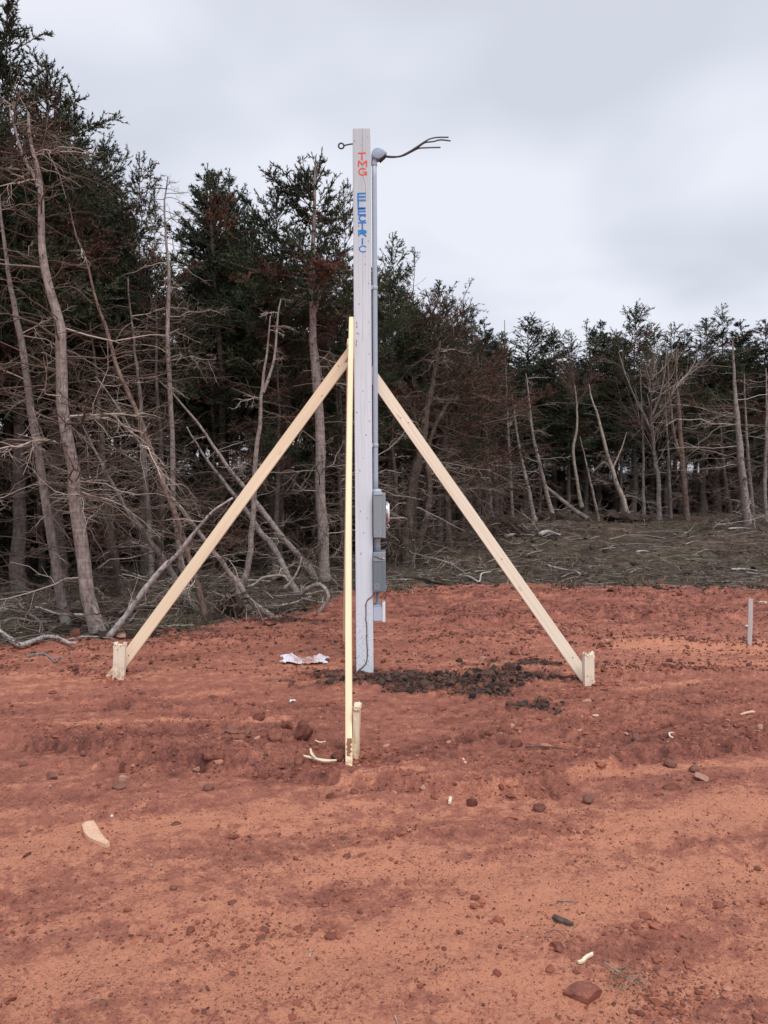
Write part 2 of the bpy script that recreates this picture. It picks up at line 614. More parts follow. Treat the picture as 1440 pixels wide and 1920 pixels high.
M_pvc = plain('grey_plastic_conduit', (0.40, 0.46, 0.54), .42, .4)
M_head = plain('grey_weatherhead', (0.33, 0.41, 0.52), .6, .3)
M_steel = plain('grey_painted_steel', (0.255, 0.295, 0.325), .40, .5, 0, .06)
M_steeld = plain('dark_painted_steel', (0.165, 0.20, 0.235), .40, .5, 0, .06)
M_white = plain('white_plastic', (0.78, 0.79, 0.82), .35, .4, 0, .04)
M_boxb = plain('pale_blue_plastic', (0.50, 0.54, 0.68), .4, .4, 0, .05)
M_chrome = plain('bright_metal', (0.70, 0.68, 0.66), .22, .5, 1.0, .05)
M_iron = plain('dark_iron', (0.075, 0.07, 0.075), .5, .4, .6)
M_cable = plain('dark_cable', (0.095, 0.10, 0.115), .5, .4)
M_hole = plain('black_plastic', (0.03, 0.03, 0.032), .6, .3)
M_copper = plain('brown_copper_wire', (0.16, 0.10, 0.085), .5, .4, .4)
M_cyan = plain('pale_cyan_ribbon', (0.42, 0.62, 0.62), .5, .3)
M_red = plain('red_spray_paint', (0.72, 0.125, 0.075), .7, .2, 0, .18, 90)
M_blue = plain('blue_spray_paint', (0.045, 0.23, 0.60), .7, .2, 0, .22, 90)
M_mud = plain('mud_smear', (0.24, 0.11, 0.065), .9, .2, 0, .4, 60)
M_crack = plain('split_in_timber', (0.20, 0.165, 0.15), .9, .1)

M_bag, nt, b = mat('dirty_white_plastic_sheet')
oc = nd(nt, 'ShaderNodeTexCoord').outputs['Object']
sx = nd(nt, 'ShaderNodeSeparateXYZ', {'Vector': oc}).outputs['X']
mid = mth(nt, 'MULTIPLY', ramp(nt, mth(nt, 'ABSOLUTE', mth(nt, 'SUBTRACT', sx, .01)), [(.06, (1, 1, 1)), (.17, (0, 0, 0))]), ramp(nt, noise(nt, oc, 22, 4, .6), [(.30, (0, 0, 0)), (.6, (1, 1, 1))]))
c = mixc(nt, mid, (0.66, 0.66, 0.74), (0.44, 0.20, 0.13))
nt.links.new(c, b.inputs['Base Color'])
rough_spec(b, .35, .45)

# rock: red sandstone
M_rock, nt, b = mat('red_sandstone')
oc = nd(nt, 'ShaderNodeTexCoord').outputs['Object']
rnd = nd(nt, 'ShaderNodeObjectInfo').outputs['Random']
n1 = noise(nt, oc, 22, 5, .6)
n2 = noise(nt, oc, 110, 3, .6)
c = ramp(nt, mth(nt, 'ADD', mth(nt, 'MULTIPLY', n1, .7), mth(nt, 'MULTIPLY', n2, .3)), [(.32, (0.095, 0.038, 0.029)), (.5, (0.175, 0.066, 0.047)), (.7, (0.28, 0.105, 0.070))])
hs = nd(nt, 'ShaderNodeHueSaturation', {'Color': c, 'Value': mth(nt, 'MULTIPLY_ADD', rnd, .6, .7)})
nt.links.new(hs.outputs[0], b.inputs['Base Color'])
rough_spec(b, .9, .2)
bump(nt, b, n2, .5, .004)
M_rockpale = plain('pale_sandstone', (0.42, 0.24, 0.18), .9, .2, 0, .35, 30)
M_rockgrey = plain('grey_brown_stone', (0.19, 0.088, 0.068), .9, .2, 0, .45, 30)

M_clod, nt, b = mat('crumbly_soil')
t = attr(nt, 'tint')
c = ramp(nt, t, [(0, (0.026, 0.019, 0.017)), (.22, (0.066, 0.046, 0.039)), (.36, (0.115, 0.062, 0.048)), (.62, (0.195, 0.066, 0.047)), (.93, (0.37, 0.130, 0.080)), (1.0, (0.46, 0.30, 0.24))])
nt.links.new(c, b.inputs['Base Color'])
rough_spec(b, .95, .15)

M_debris = twig_mat('bark_debris', (0.018, 0.014, 0.012), (0.075, 0.052, 0.040), (0.26, 0.20, 0.155))
M_grass, nt, b = mat('dry_grass')
t = attr(nt, 'tint')
c = ramp(nt, t, [(0, (0.034, 0.032, 0.016)), (.35, (0.085, 0.068, 0.034)), (.7, (0.17, 0.128, 0.074)), (1, (0.30, 0.24, 0.16))])
nt.links.new(c, b.inputs['Base Color'])
rough_spec(b, .85, .2)

M_stick = twig_mat('stick_litter', (0.06, 0.047, 0.040), (0.185, 0.148, 0.125), (0.55, 0.49, 0.43))

# ------------------------------------------------------------------ ground
def blob(x, y, cx, cy, rx, ry, ang=0.0):
    c_, s_ = math.cos(ang), math.sin(ang)
    u = ((x - cx) * c_ + (y - cy) * s_) / rx
    v = (-(x - cx) * s_ + (y - cy) * c_) / ry
    return np.exp(-(u * u + v * v))


BERM = np.array([(-3.2, 4.75), (-1.6, 4.45), (-.70, 4.16), (-.06, 3.98), (.34, 3.84), (.89, 3.9), (1.44, 4.3), (2.3, 4.55), (4, 4.7)])


RIDGES = [([(.3, 4.52), (.9, 4.6), (1.5, 4.85), (2.8, 5.2)], .045, .22), ([(-2.8, 5.6), (-1.6, 5.3), (-.7, 5.35), (-.35, 5.2)], .035, .2), ([(-2.4, 4.35), (-1.3, 4.2), (-.5, 4.42)], .03, .16),
          ([(-.2, 3.3), (.6, 3.4), (1.4, 3.25), (2.4, 3.4)], .022, .16), ([(-.9, 2.55), (.2, 2.62), (1.2, 2.9)], .016, .12), ([(.6, 8.3), (2.5, 8.8), (6, 8.6)], .06, .35), ([(.3, 7.3), (1.6, 7.6), (4.5, 7.0)], .05, .3),
          ([(-3.0, 7.0), (-1.6, 7.3), (-.4, 7.6)], .04, .3), ([(-.5, 9.9), (2, 10.3), (6, 10.1)], .06, .35), ([(1.4, 5.9), (2.4, 6.2), (3.4, 6.0)], .045, .25)]


def ridges(x, y):
    o = np.zeros_like(x)
    for poly, hh, w in RIDGES:
        p = np.array(poly)
        d = y + .10 * perlin(x * 2.1, y * 2.1, 87) + .05 * perlin(x * 7, y * 7, 86) - np.interp(x, p[:, 0], p[:, 1])
        e = smooth(p[0, 0] - .2, p[0, 0] + .35, x) * smooth(p[-1, 0] + .2, p[-1, 0] - .35, x) * (.55 + .8 * np.clip(perlin(x * 2.7, y * .7, 85) + .35, 0, 1))
        o = o + hh * e * smooth(-.035, .03, d) * np.exp(-np.clip(d, 0, 9) / w)
    return o


def rough_mask(x, y):
    by = np.interp(x, BERM[:, 0], BERM[:, 1])
    d = y - by
    m = .95 * np.exp(-((d - .22) / .30) ** 2) * (d > -.06) + .5 * np.exp(-((d + .0) / .07) ** 2)
    m = m + .75 * blob(x, y, -1.1, 5.2, .9, .45) + .9 * blob(x, y, -.2, 4.35, .45, .22)
    m = m + .8 * blob(x, y, 1.9, 5.6, 1.1, .55, -.1) + .7 * blob(x, y, .9, 5.0, .7, .45)
    m = m + .9 * blob(x, y, .1, 6.15, .8, .33) + .8 * blob(x, y, .9, 6.0, .8, .5)
    m = m + .7 * blob(x, y, 2.5, 9.3, 3.2, .6) + .6 * blob(x, y, -2.2, 6.9, .9, .35)
    m = m + .40 * smooth(-.1, .5, fbm(x * .9, y * 1.6, 4, 31))
    m = m + .50 * smooth(6.6, 9.5, y)
    m = m + np.clip(ridges(x, y) * 14, 0, .7)
    q = fbm(x * 2.2, y * 3.0, 4, 41)
    return np.clip(m * (.85 + 1.0 * q) + .10 + .35 * q, 0.05, 1.0)


def peat_mask(x, y):
    p = 1.25 * blob(x, y, -.14, 6.10, .46, .22) + .9 * blob(x, y, .36, 6.05, .36, .17) + .78 * blob(x, y, .98, 6.20, .45, .30) + .68 * blob(x, y, .70, 5.78, .45, .18) \
        + .55 * blob(x, y, 1.0, 5.30, .22, .14) + .8 * blob(x, y, -1.15, 8.6, .5, .18) + .5 * blob(x, y, 1.25, 6.6, .3, .15)
    q = fbm(x * 3.2, y * 4.4, 5, 51)
    return np.clip((p - .30 + 1.15 * q) * 1.5, 0, 1) * (p > .06)


TRACKS = [((-1.7, 3.22), (-.35, 3.72), .10), ((-.75, 2.32), (2.6, 3.28), .13), ((.05, 2.10), (2.4, 2.62), .12), ((-2.2, 4.9), (-.5, 5.05), .07), ((.8, 3.35), (3.2, 3.75), .10), ((-.4, 2.95), (.55, 3.05), .06), ((.9, 4.02), (2.6, 4.22), .07),
          ((-1.2, 2.25), (-.2, 2.75), .10), ((2.0, 7.3), (5, 7.0), .3)]


def tracks(x, y):
    """smooth pale wheel marks pressed into the dirt: 0..1"""
    o = np.zeros_like(x)
    for (x0, y0), (x1, y1), w in TRACKS:
        dx, dy = x1 - x0, y1 - y0
        t = np.clip(((x - x0) * dx + (y - y0) * dy) / (dx * dx + dy * dy), 0, 1)
        dd = np.hypot(x - x0 - t * dx, (y - y0 - t * dy - .10 * np.sin(3.1 * t) + .03 * perlin(x * 4, y * 4, 88)))
        o = np.maximum(o, np.exp(-(dd / w) ** 2) * (.6 + .7 * np.clip(perlin(x * 1.9 + x0, y * 3.1, 89) + .3, 0, 1)) * smooth(0, .12, t) * smooth(1, .88, t))
    return np.clip(o, 0, 1)


def bill(x, y, s):
    return np.abs(perlin(x, y, s))


def relief(x, y, r, p):
    a = math.radians(18)
    u, v = x * math.cos(a) + y * math.sin(a), -x * math.sin(a) + y * math.cos(a)
    streak = perlin(u * .55, v * 3.2, 61) + .5 * perlin(u * 1.2, v * 7.5, 62)
    by = np.interp(x, BERM[:, 0], BERM[:, 1])
    d = y - by
    near = smooth(16, 9, y)
    streak = streak * smooth(1.0, 2.0, np.abs(y) + .6)
    wob = .05 * perlin(x * 3, y * 3, 77)
    h = .014 * streak * near + .075 * smooth(-.04 + wob, .04 + wob, d) * np.exp(-np.clip(d, 0, 9) / .6) * near
    wx, wy = x + .05 * perlin(x * 5, y * 5, 71), y + .05 * perlin(x * 5, y * 5, 72)
    big = 1 - bill(wx * 3.6, wy * 4.4, 63)
    m1 = 1 - bill(wx * 9, wy * 12, 64)
    m2 = 1 - bill(wx * 21, wy * 27, 65)
    m3 = 1 - bill(wx * 46, wy * 55, 66)
    m4 = perlin(x * 95, y * 100, 67)
    hr = .030 * big + .028 * m1 ** 2 + .017 * m2 ** 2 + .009 * m3 ** 2 + .003 * m4
    hs = .006 * m1 + .004 * m2 ** 2 + .0035 * m3 ** 2 + .0014 * m4
    r2 = r * smooth(-.45, .30, perlin(x * 7, y * 9, 73) + (r - .30))
    h = h + ridges(x, y)
    tr = tracks(x, y) * near
    r2 = r2 * (1 - .75 * tr)
    h = h - .014 * tr + r2 * (hr - .060) + (1 - r2) * (hs - .010)
    h = h + .035 * blob(x, y, .0, 6.0, .45, .15) + p * (.024 * m1 + .020 * m2 - .020)
    # loose soil heaped round the three stake feet
    for cx, cy, rr in ((-2.10, 6.12, .24), (1.60, 5.88, .24), (-.19, 4.30, .24)):
        k = blob(x, y, cx, cy, rr, rr * .8)
        h = h * (1 - k) + k * (.012 * m1 + .010 * m2 - .012)
    k = blob(x, y, -.158, 6.30, .16, .12)
    h = h * (1 - k) + k * (.015 * m1 + .010 * m2 - .014) - .02 * blob(x, y, 0, 4, 4, 3)
    return h, streak, m1, m2, m3, r2


def full_height(x, y):
    r, p = rough_mask(x, y), peat_mask(x, y)
    return H0(x, y) + relief(x, y, r, p)[0] * smooth(40, 20, y)


def hz(x, y):
    return float(full_height(np.array([x]), np.array([y]))[0])


def forest_height(x, y):
    return .13 * fbm(x * .9, y * .9, 5, 81) + .07 * np.abs(fbm(x * 3.5, y * 3.5, 4, 82))


ys = list(np.array([-120, -60, -25, -10, -4, -1, .4, 1.0, 1.4]))
y = 1.7
while y < 12.5:
    ys.append(y)
    y += .0044 * y
while y < 40:
    ys.append(y)
    y += .016 * y
while y < 700:
    ys.append(y)
    y *= 1.25
ys = np.array(ys)
uu = np.linspace(-1, 1, 600)
ext = np.array([1.03, 1.08, 1.16, 1.3, 1.5, 1.8, 2.3, 3, 4.5, 8, 16, 40])
uu = np.concatenate([-ext[::-1], uu, ext])
hw = np.maximum(.54 * ys + .25, 1.2)
X = uu[None, :] * hw[:, None]
Y = np.repeat(ys[:, None], len(uu), 1)
x_, y_ = X.ravel(), Y.ravel()
R_, P_ = rough_mask(x_, y_), peat_mask(x_, y_)
rel, streak, m1, m2, m3, r2 = relief(x_, y_, R_, P_)
over = y_ - edge_y(x_, y_)
wf = smooth(-.05, .25, over)
Z_ = H0(x_, y_) + rel * smooth(40, 20, y_) * (1 - wf) + wf * forest_height(x_, y_) * smooth(0, 1.2, over + .3)
sl_a = math.radians(16)
sl_u, sl_v = x_ * math.cos(sl_a) + y_ * math.sin(sl_a), -x_ * math.sin(sl_a) + y_ * math.cos(sl_a)
tone_ = np.clip(.27 + .42 * fbm(sl_u * .9, sl_v * 3.6, 5, 291) * smooth(9, 5, y_) - .09 * smooth(3.9, 3.2, y_ + .25 * perlin(x_ * 1.2, y_ * 1.2, 192)) + .16 * smooth(3.7, 4.2, y_ + .3 * perlin(x_ * .9, y_ * .9, 193)) * smooth(6.0, 5.0, y_) + .16 * smooth(6.2, 9, y_) + .30 * smooth(6.5, 9, y_) * perlin(x_ * 5, y_ * 5, 191) - .55 * tracks(x_, y_) - .30 * np.clip(streak - .10, 0, .6) + .30 * r2 - .45 * r2 * (m1 - .62) - .35 * r2 * (m2 - .62) + .16 * fbm(x_ * 2.6, y_ * 5.5, 5, 91) + .24 * perlin(x_ * 14, y_ * 18, 92) + .18 * perlin(x_ * 34, y_ * 46, 93), 0, 1)
V = np.stack([x_, y_, Z_], 1)
ny, nx = Y.shape
idx = np.arange(ny * nx).reshape(ny, nx)
Q = np.stack([idx[:-1, :-1], idx[:-1, 1:], idx[1:, 1:], idx[1:, :-1]], -1).reshape(-1, 4)
isf = over[Q].mean(1) > 0


def sub_sheet(name, sel, m):
    q = Q[sel]
    used = np.unique(q)
    remap = np.full(len(V), -1)
    remap[used] = np.arange(len(used))
    me = mesh_np(name, V[used], remap[q], None, [m], {'tone': tone_[used], 'peat': P_[used]})
    return tag(ob(name, me), kind='structure')


tag(sub_sheet('dirt_ground', ~isf, M_dirt), 'bare red dirt clearing with tyre streaks and dark topsoil patches')
tag(sub_sheet('forest_floor', isf, M_floor), 'brown and mossy floor of the wood beyond the red dirt')

# ------------------------------------------------------------------ loose crumbs and clods
_ico = bmesh.new()
bmesh.ops.create_icosphere(_ico, subdivisions=1, radius=1.0)
ICO_V0 = np.array([v.co for v in _ico.verts])
ICO_T0 = np.array([[v.index for v in f_.verts] for f_ in _ico.faces])
_ico.free()


OCT_V = np.array([(1, 0, 0), (-.5, .87, 0), (-.5, -.87, 0), (.3, .5, .8), (-.6, .1, .7), (.3, -.55, .75)])
OCT_T = np.array([(3, 4, 5), (0, 1, 3), (1, 4, 3), (1, 2, 4), (2, 5, 4), (2, 0, 5), (0, 3, 5)])


def clods(name, xs, ys_, size, tint, m, rng, flat=.6, sink=.25, zf=full_height, cheap=False):
    n = len(xs)
    ICO_V, ICO_T = (OCT_V, OCT_T) if cheap else (ICO_V0, ICO_T0)
    nv = len(ICO_V)
    a = rng.uniform(0, 2 * np.pi, n)
    sc = size[:, None] * rng.uniform(.6, 1.3, (n, 3)) * np.array([1, 1, flat])
    W = ICO_V[None] * (1 + rng.uniform(-.28, .28, (n, nv, 1))) * sc[:, None, :]
    # tilt a little, then spin
    tl = rng.normal(0, .3, n)
    c_, s_ = np.cos(tl)[:, None], np.sin(tl)[:, None]
    yv, zv = W[..., 1] * c_ - W[..., 2] * s_, W[..., 1] * s_ + W[..., 2] * c_
    c_, s_ = np.cos(a)[:, None], np.sin(a)[:, None]
    Wx, Wy = W[..., 0] * c_ - yv * s_, W[..., 0] * s_ + yv * c_
    z0 = zf(xs, ys_) + size * flat * sink
    VV = np.stack([Wx + xs[:, None], Wy + ys_[:, None], zv + z0[:, None]], -1).reshape(-1, 3)
    TT = (ICO_T[None] + (np.arange(n) * nv)[:, None, None]).reshape(-1, 3)
    me = mesh_np(name, VV, None, TT, [m], {'tint': np.repeat(tint, nv)}, smooth_=False)
    return tag(ob(name, me), kind='stuff')


def scatter(n, w, ylo, yhi, rng, pow_=1.0):
    """random points in the fan in front of the lens, accepted with weight w(x, y); even in the picture, so denser near"""
    gx, gy = np.empty(0), np.empty(0)
    while len(gx) < n:
        m = n * 4
        v = rng.uniform(0, 1, m)
        yy = 1.0 / (1 / ylo + v * (1 / yhi - 1 / ylo))
        xx = rng.uniform(-1, 1, m) * (.54 * yy + .2)
        k = rng.uniform(0, 1, m) < w(xx, yy)
        gx, gy = np.concatenate([gx, xx[k]]), np.concatenate([gy, yy[k]])
    return gx[:n], gy[:n]


rng = np.random.default_rng(101)
cx, cy = scatter(9500, lambda x, y: np.clip(rough_mask(x, y) ** 1.8 * (.25 + 1.5 * np.clip(perlin(x * 4, y * 6, 94) + .2, 0, 1)) + .004, 0, 1) * (y < edge_y(x, y) - .05) * (peat_mask(x, y) < .4), 2.0, 11.5, rng)
sz = np.clip(rng.lognormal(np.log(.0050), .62, len(cx)), .0022, .026) * (0.62 + .12 * cy)
for fx, fy in ((-2.10, 6.06), (1.60, 5.83), (-.19, 4.27), (-.16, 4.38), (1.66, 5.9), (-2.2, 6.14)):      # crumbs added round the driven feet for darker contact shade
    a_ = rng.uniform(0, 6.28, 90)
    q_r = np.abs(rng.normal(.075, .045, 90)) + .03
    cx, cy = np.concatenate([cx, fx + q_r * np.cos(a_)]), np.concatenate([cy, fy + .8 * q_r * np.sin(a_)])
    sz = np.concatenate([sz, rng.lognormal(np.log(.008), .5, 90).clip(.003, .024)])
tag(clods('soil_crumbs', cx, cy, sz, np.clip(rng.normal(.70, .15, len(cx)), .45, .965 + .035 * (rng.uniform(0, 1, len(cx)) < .05)), M_clod, rng, .5, .1), 'red crumbs and small stones scattered over the dirt')
cx, cy = scatter(13000, lambda x, y: .05 + .9 * np.clip(fbm(x * 2.2, y * 3.4, 3, 95) + .08, 0, 1) ** 1.2 + .12 * (perlin(x * 11, y * 15, 96) > .25), 1.9, 5.2, rng)
sz = np.clip(rng.lognormal(np.log(.0025), .48, len(cx)), .0013, .008) * (.62 + .17 * cy)
tag(clods('fine_crumbs', cx, cy, sz, np.clip(rng.normal(.56, .13, len(cx)), .36, .90), M_clod, rng, .8, .1, cheap=True), 'fine dark crumbs sprinkled on the near dirt')
cx, cy = scatter(9000, lambda x, y: np.clip(.04 + 9 * ridges(x, y) + .5 * np.clip(fbm(x * 1.1, y * 2.2, 3, 195), 0, 1), 0, 1) * (y < edge_y(x, y) - .05), 6.2, 11.6, rng)
sz = np.clip(rng.lognormal(np.log(.0095), .5, len(cx)), .004, .032)
tag(clods('dark_gravel', cx, cy, sz, np.clip(rng.normal(.52, .12, len(cx)), .34, .9), M_clod, rng, .8, .1, cheap=True), 'dark broken stone and crumbs along the ridges behind the post')
cx, cy = scatter(4200, lambda x, y: peat_mask(x, y) ** 1.3, 4.8, 9.2, rng)
sz = np.clip(rng.lognormal(np.log(.0066), .72, len(cx)), .0025, .036)
tag(clods('peat_clods', cx, cy, sz, np.clip(rng.normal(.27, .15, len(cx)), 0, .8), M_clod, rng, .85, .05), 'clods of black topsoil round the foot of the post')

# ------------------------------------------------------------------ the trees: generators
UP = np.array([0, 0, 1.0])


def path_at(P, s):
    f = np.clip(s, 0, 1) * (len(P) - 1)
    i = np.minimum(f.astype(int), len(P) - 2)
    w = (f - i)[:, None]
    return P[i] * (1 - w) + P[i + 1] * w


def batch(pos, d, L, K, rng, wob=.05, bend=None):
    t = np.linspace(0, 1, K)
    P = pos[:, None, :] + d[:, None, :] * (L[:, None] * t)[..., None]
    if bend is not None:
        P = P + bend[:, None, :] * (L[:, None] * t ** 2)[..., None]
    w = np.cumsum(rng.standard_normal((len(pos), K, 3)), 1) * (L[:, None, None] * wob / math.sqrt(K) * 1.6)
    w -= w[:, :1]
    return P + w


def kids(P, R, L, m, tlo, thi, alo, ahi, rng, flat=.7):
    N, K, _ = P.shape
    par = rng.choice(N, m, p=L / L.sum())
    t = rng.uniform(tlo, thi, m)
    f = t * (K - 1)
    i = np.minimum(f.astype(int), K - 2)
    w = (f - i)
    pos = P[par, i] * (1 - w)[:, None] + P[par, i + 1] * w[:, None]
    r = R[par, i] * (1 - w) + R[par, i + 1] * w
    tan = nrm(P[par, i + 1] - P[par, i])
    s = nrm(np.cross(tan, UP) + 1e-6)
    p2 = np.cross(s, tan)
    ph = rng.normal(0, (1 - flat) * 2.2, m) + np.where(rng.uniform(0, 1, m) < .5, 0, np.pi)
    side = s * np.cos(ph)[:, None] + p2 * np.sin(ph)[:, None]
    a = np.radians(rng.uniform(alo, ahi, m))[:, None]
    return par, t, pos, tan * np.cos(a) + side * np.sin(a), r


def dead_limbs(acc, path, rad, lo, hi, n, Lr, rng, bias=None, elev=(-14, 22), k2=7, k3=2.2, thick=1.0, droop=-.08):
    s = rng.uniform(lo, hi, n)
    pos = path_at(path, s)
    az = rng.uniform(0, 2 * np.pi, n)
    d = np.stack([np.cos(az), np.sin(az), np.zeros(n)], 1)
    if bias is not None:
        d = nrm(d + np.array([bias[0], bias[1], 0]))
    el = np.radians(rng.uniform(*elev, n))[:, None]
    d = d * np.cos(el) + UP * np.sin(el)
    L = rng.uniform(Lr[0], Lr[1], n) * np.interp(s, [lo, lo + (hi - lo) * .5, hi], [.85, 1.1, .6])
    L *= np.where(rng.uniform(0, 1, n) < .25, .35, 1.0)            # snapped stubs
    bend = UP[None] * rng.normal(droop, .16, (n, 1)) + rng.normal(0, .12, (n, 3))
    P1 = batch(pos, d, L, 7, rng, .05, bend)
    r0 = (.0030 + .0054 * L) * thick
    R1 = r0[:, None] * np.linspace(1, .28, 7)[None]
    tint1 = np.clip(np.where(rng.uniform(0, 1, n) < .28, rng.normal(.85, .12, n), rng.normal(.30, .16, n)), 0, 1)
    V_, Q_ = tubes(P1, R1, 4)
    acc.q(V_, Q_, np.repeat(tint1, 28))
    m = int(n * k2)
    par, t, pos2, d2, r2_ = kids(P1, R1, L, m, .15, 1, 30, 65, rng, .62)
    L2 = np.clip(L[par] * rng.uniform(.15, .5, m) * (1.15 - .75 * t), .05, .7)
    P2 = batch(pos2, d2, L2, 5, rng, .09, UP[None] * rng.normal(.02, .22, (m, 1)))
    R2 = np.clip(r2_ * .55, .0019, .005)[:, None] * np.linspace(1, .45, 5)[None] * thick
    V_, Q_ = tubes(P2, R2, 3)
    tint2 = np.clip(tint1[par] + rng.normal(-.04, .14, m), 0, 1)
    acc.q(V_, Q_, np.repeat(tint2, 15))
    m3_ = int(m * k3)
    if m3_:
        par3, t3, pos3, d3, r3 = kids(P2, R2, L2, m3_, .15, 1, 30, 70, rng, .5)
        L3 = np.clip(L2[par3] * rng.uniform(.2, .55, m3_), .03, .3)
        P3 = batch(pos3, d3, L3, 2, rng, .1)
        R3 = np.clip(r3 * .6, .0015, .003)[:, None] * np.linspace(1, .6, 2)[None] * thick
        V_, Q_ = tubes(P3, R3, 3)
        acc.q(V_, Q_, np.repeat(np.clip(tint2[par3] - .06, 0, 1), 6))


def blades(P, tint, step, tlo, rng, ln=.042, wd=.013, up=.25):
    """short needle sprays set along the polylines P"""
    N, K, _ = P.shape
    L = np.linalg.norm(P[:, -1] - P[:, 0], axis=1)
    cnt = np.maximum(1, (L * (1 - tlo) / step)).astype(int)
    par = np.repeat(np.arange(N), cnt)
    m = len(par)
    t = rng.uniform(tlo, 1, m)
    f = t * (K - 1)
    i = np.minimum(f.astype(int), K - 2)
    w = (f - i)[:, None]
    pos = P[par, i] * (1 - w) + P[par, i + 1] * w
    tan = nrm(P[par, i + 1] - P[par, i])
    d = nrm(tan * rng.uniform(.5, 1.2, (m, 1)) + nrm(rng.standard_normal((m, 3))) * .8 + UP * up)
    sd_ = nrm(np.cross(d, rng.standard_normal((m, 3)))) * (wd * rng.uniform(.7, 1.3, (m, 1)) * .5)
    ll = ln * rng.uniform(.65, 1.35, (m, 1))
    Vv = np.stack([pos - sd_, pos + sd_, pos + d * ll], 1).reshape(-1, 3)
    tt = np.clip(tint[par] + rng.normal(0, .06, m), 0, 1)
    return Vv, np.arange(m * 3).reshape(-1, 3), np.repeat(tt, 3)


def crown_mesh(name, path, rad, cb, rmax, rng, dens=24, brown=.18, k2=9, k3=2.6, blade=1.0, lobes=.4, step=.0088, browner_low=.45, tpow=.66, thin=0.0, ln=.048, wd=.0165):
    Hh = path[-1, 2] - path[0, 2]
    n = int(Hh * (1 - cb) * dens)
    s = rng.uniform(0, 1, n) ** .92
    sf = cb + (1 - cb) * s * .985
    pos = path_at(path, sf)
    az = rng.uniform(0, 2 * np.pi, n)
    lob = perlin(np.cos(az) * 1.3 + s * 3.1 + rng.uniform(0, 50), np.sin(az) * 1.3 - s * 2.3, 5)
    L = rmax * ((1 - s) ** tpow) * rng.uniform(.6, 1.12, n) * np.clip(1 + lobes * 1.6 * lob, .3, 1.5) + .10
    L *= np.where(s < .12, .75, 1)
    el = np.radians(np.interp(s, [0, .5, 1], [-8, 14, 58]) + rng.normal(0, 11, n))[:, None]
    d = np.stack([np.cos(az), np.sin(az), np.zeros(n)], 1) * np.cos(el) + UP * np.sin(el)
    P1 = batch(pos, d, L, 6, rng, .04, UP[None] * rng.normal(.10, .12, (n, 1)))
    r0 = .004 + .007 * L
    R1 = r0[:, None] * np.linspace(1, .3, 6)[None]
    acc = Acc()
    V_, Q_ = tubes(P1, R1, 3)
    acc.q(V_, Q_, np.repeat(np.clip(rng.normal(.45, .15, n), 0, 1), 18))
    pb = brown + browner_low * np.clip(.35 - s, 0, 1) + .5 * np.clip(perlin(az * .9, s * 4 + 3, 6), -.3, .6)
    isb = rng.uniform(0, 1, n) < pb
    tint = np.where(isb, rng.uniform(.5, 1.0, n), rng.uniform(.03, .34, n))
    m = int(n * k2)
    par, t, pos2, d2, r2_ = kids(P1, R1, L, m, .12, 1, 35, 62, rng, .75)
    L2 = np.clip(L[par] * rng.uniform(.22, .5, m) * (1.15 - .8 * t), .06, .6)
    P2 = batch(pos2, d2, L2, 4, rng, .06, UP[None] * rng.normal(.12, .15, (m, 1)))
    R2 = np.clip(r2_ * .5, .0016, .004)[:, None] * np.linspace(1, .5, 4)[None]
    V_, Q_ = tubes(P2, R2, 3)
    acc.q(V_, Q_, np.repeat(np.clip(rng.normal(.4, .15, m), 0, 1), 12))
    m3_ = int(m * k3)
    par3, t3, pos3, d3, r3 = kids(P2, R2, L2, m3_, .15, 1, 30, 60, rng, .6)
    L3 = np.clip(L2[par3] * rng.uniform(.25, .55, m3_), .04, .25)
    P3 = batch(pos3, d3, L3, 3, rng, .05)
    tint2 = tint[par]
    keep1 = rng.uniform(0, 1, n) > thin
    keep2 = keep1[par]
    keep3 = keep2[par3]
    for PP, tt, kk, tl in ((P1, tint, keep1, .45), (P2, tint2, keep2, .12), (P3, tint2[par3], keep3, .0)):
        if kk.any():
            Vv, Tt, aa = blades(PP[kk], tt[kk], step / blade, tl, rng, ln, wd)
            acc.t(Vv, Tt, aa)
    # leader shoots
    P0 = path[-2:][None] + np.array([0, 0, .10])
    Vv, Tt, aa = blades(P0, np.array([.3]), .004, 0, rng, .045, .011)
    acc.t(Vv, Tt, aa)
    return acc.mesh(name, [M_twig, M_leaf], True, 0, 1)


def trunk_mesh(name, path, rad, m, rng, n=10, flare=.35):
    K = len(path)
    seg = np.concatenate([[0], np.cumsum(np.linalg.norm(np.diff(path, axis=0), axis=1))])
    R = np.asarray(rad) * (1 + flare * np.exp(-seg / .16))
    V_, Q_ = tubes(path, R, n, .035, rng)
    return mesh_np(name, V_, Q_, None, [m])


# ------------------------------------------------------------------ prototypes for the wood behind
def straight_path(Hh, rng, wig=.10, n=16, lean=0.0):
    z = np.linspace(-.12, Hh, n)
    w = np.cumsum(rng.standard_normal((n, 2)), 0) * wig / math.sqrt(n)
    w -= w[0]
    w = w - np.outer(np.linspace(0, 1, n), w[-1]) * .7
    return np.column_stack([w[:, 0] + lean * z, w[:, 1], z])


PROTO = {}


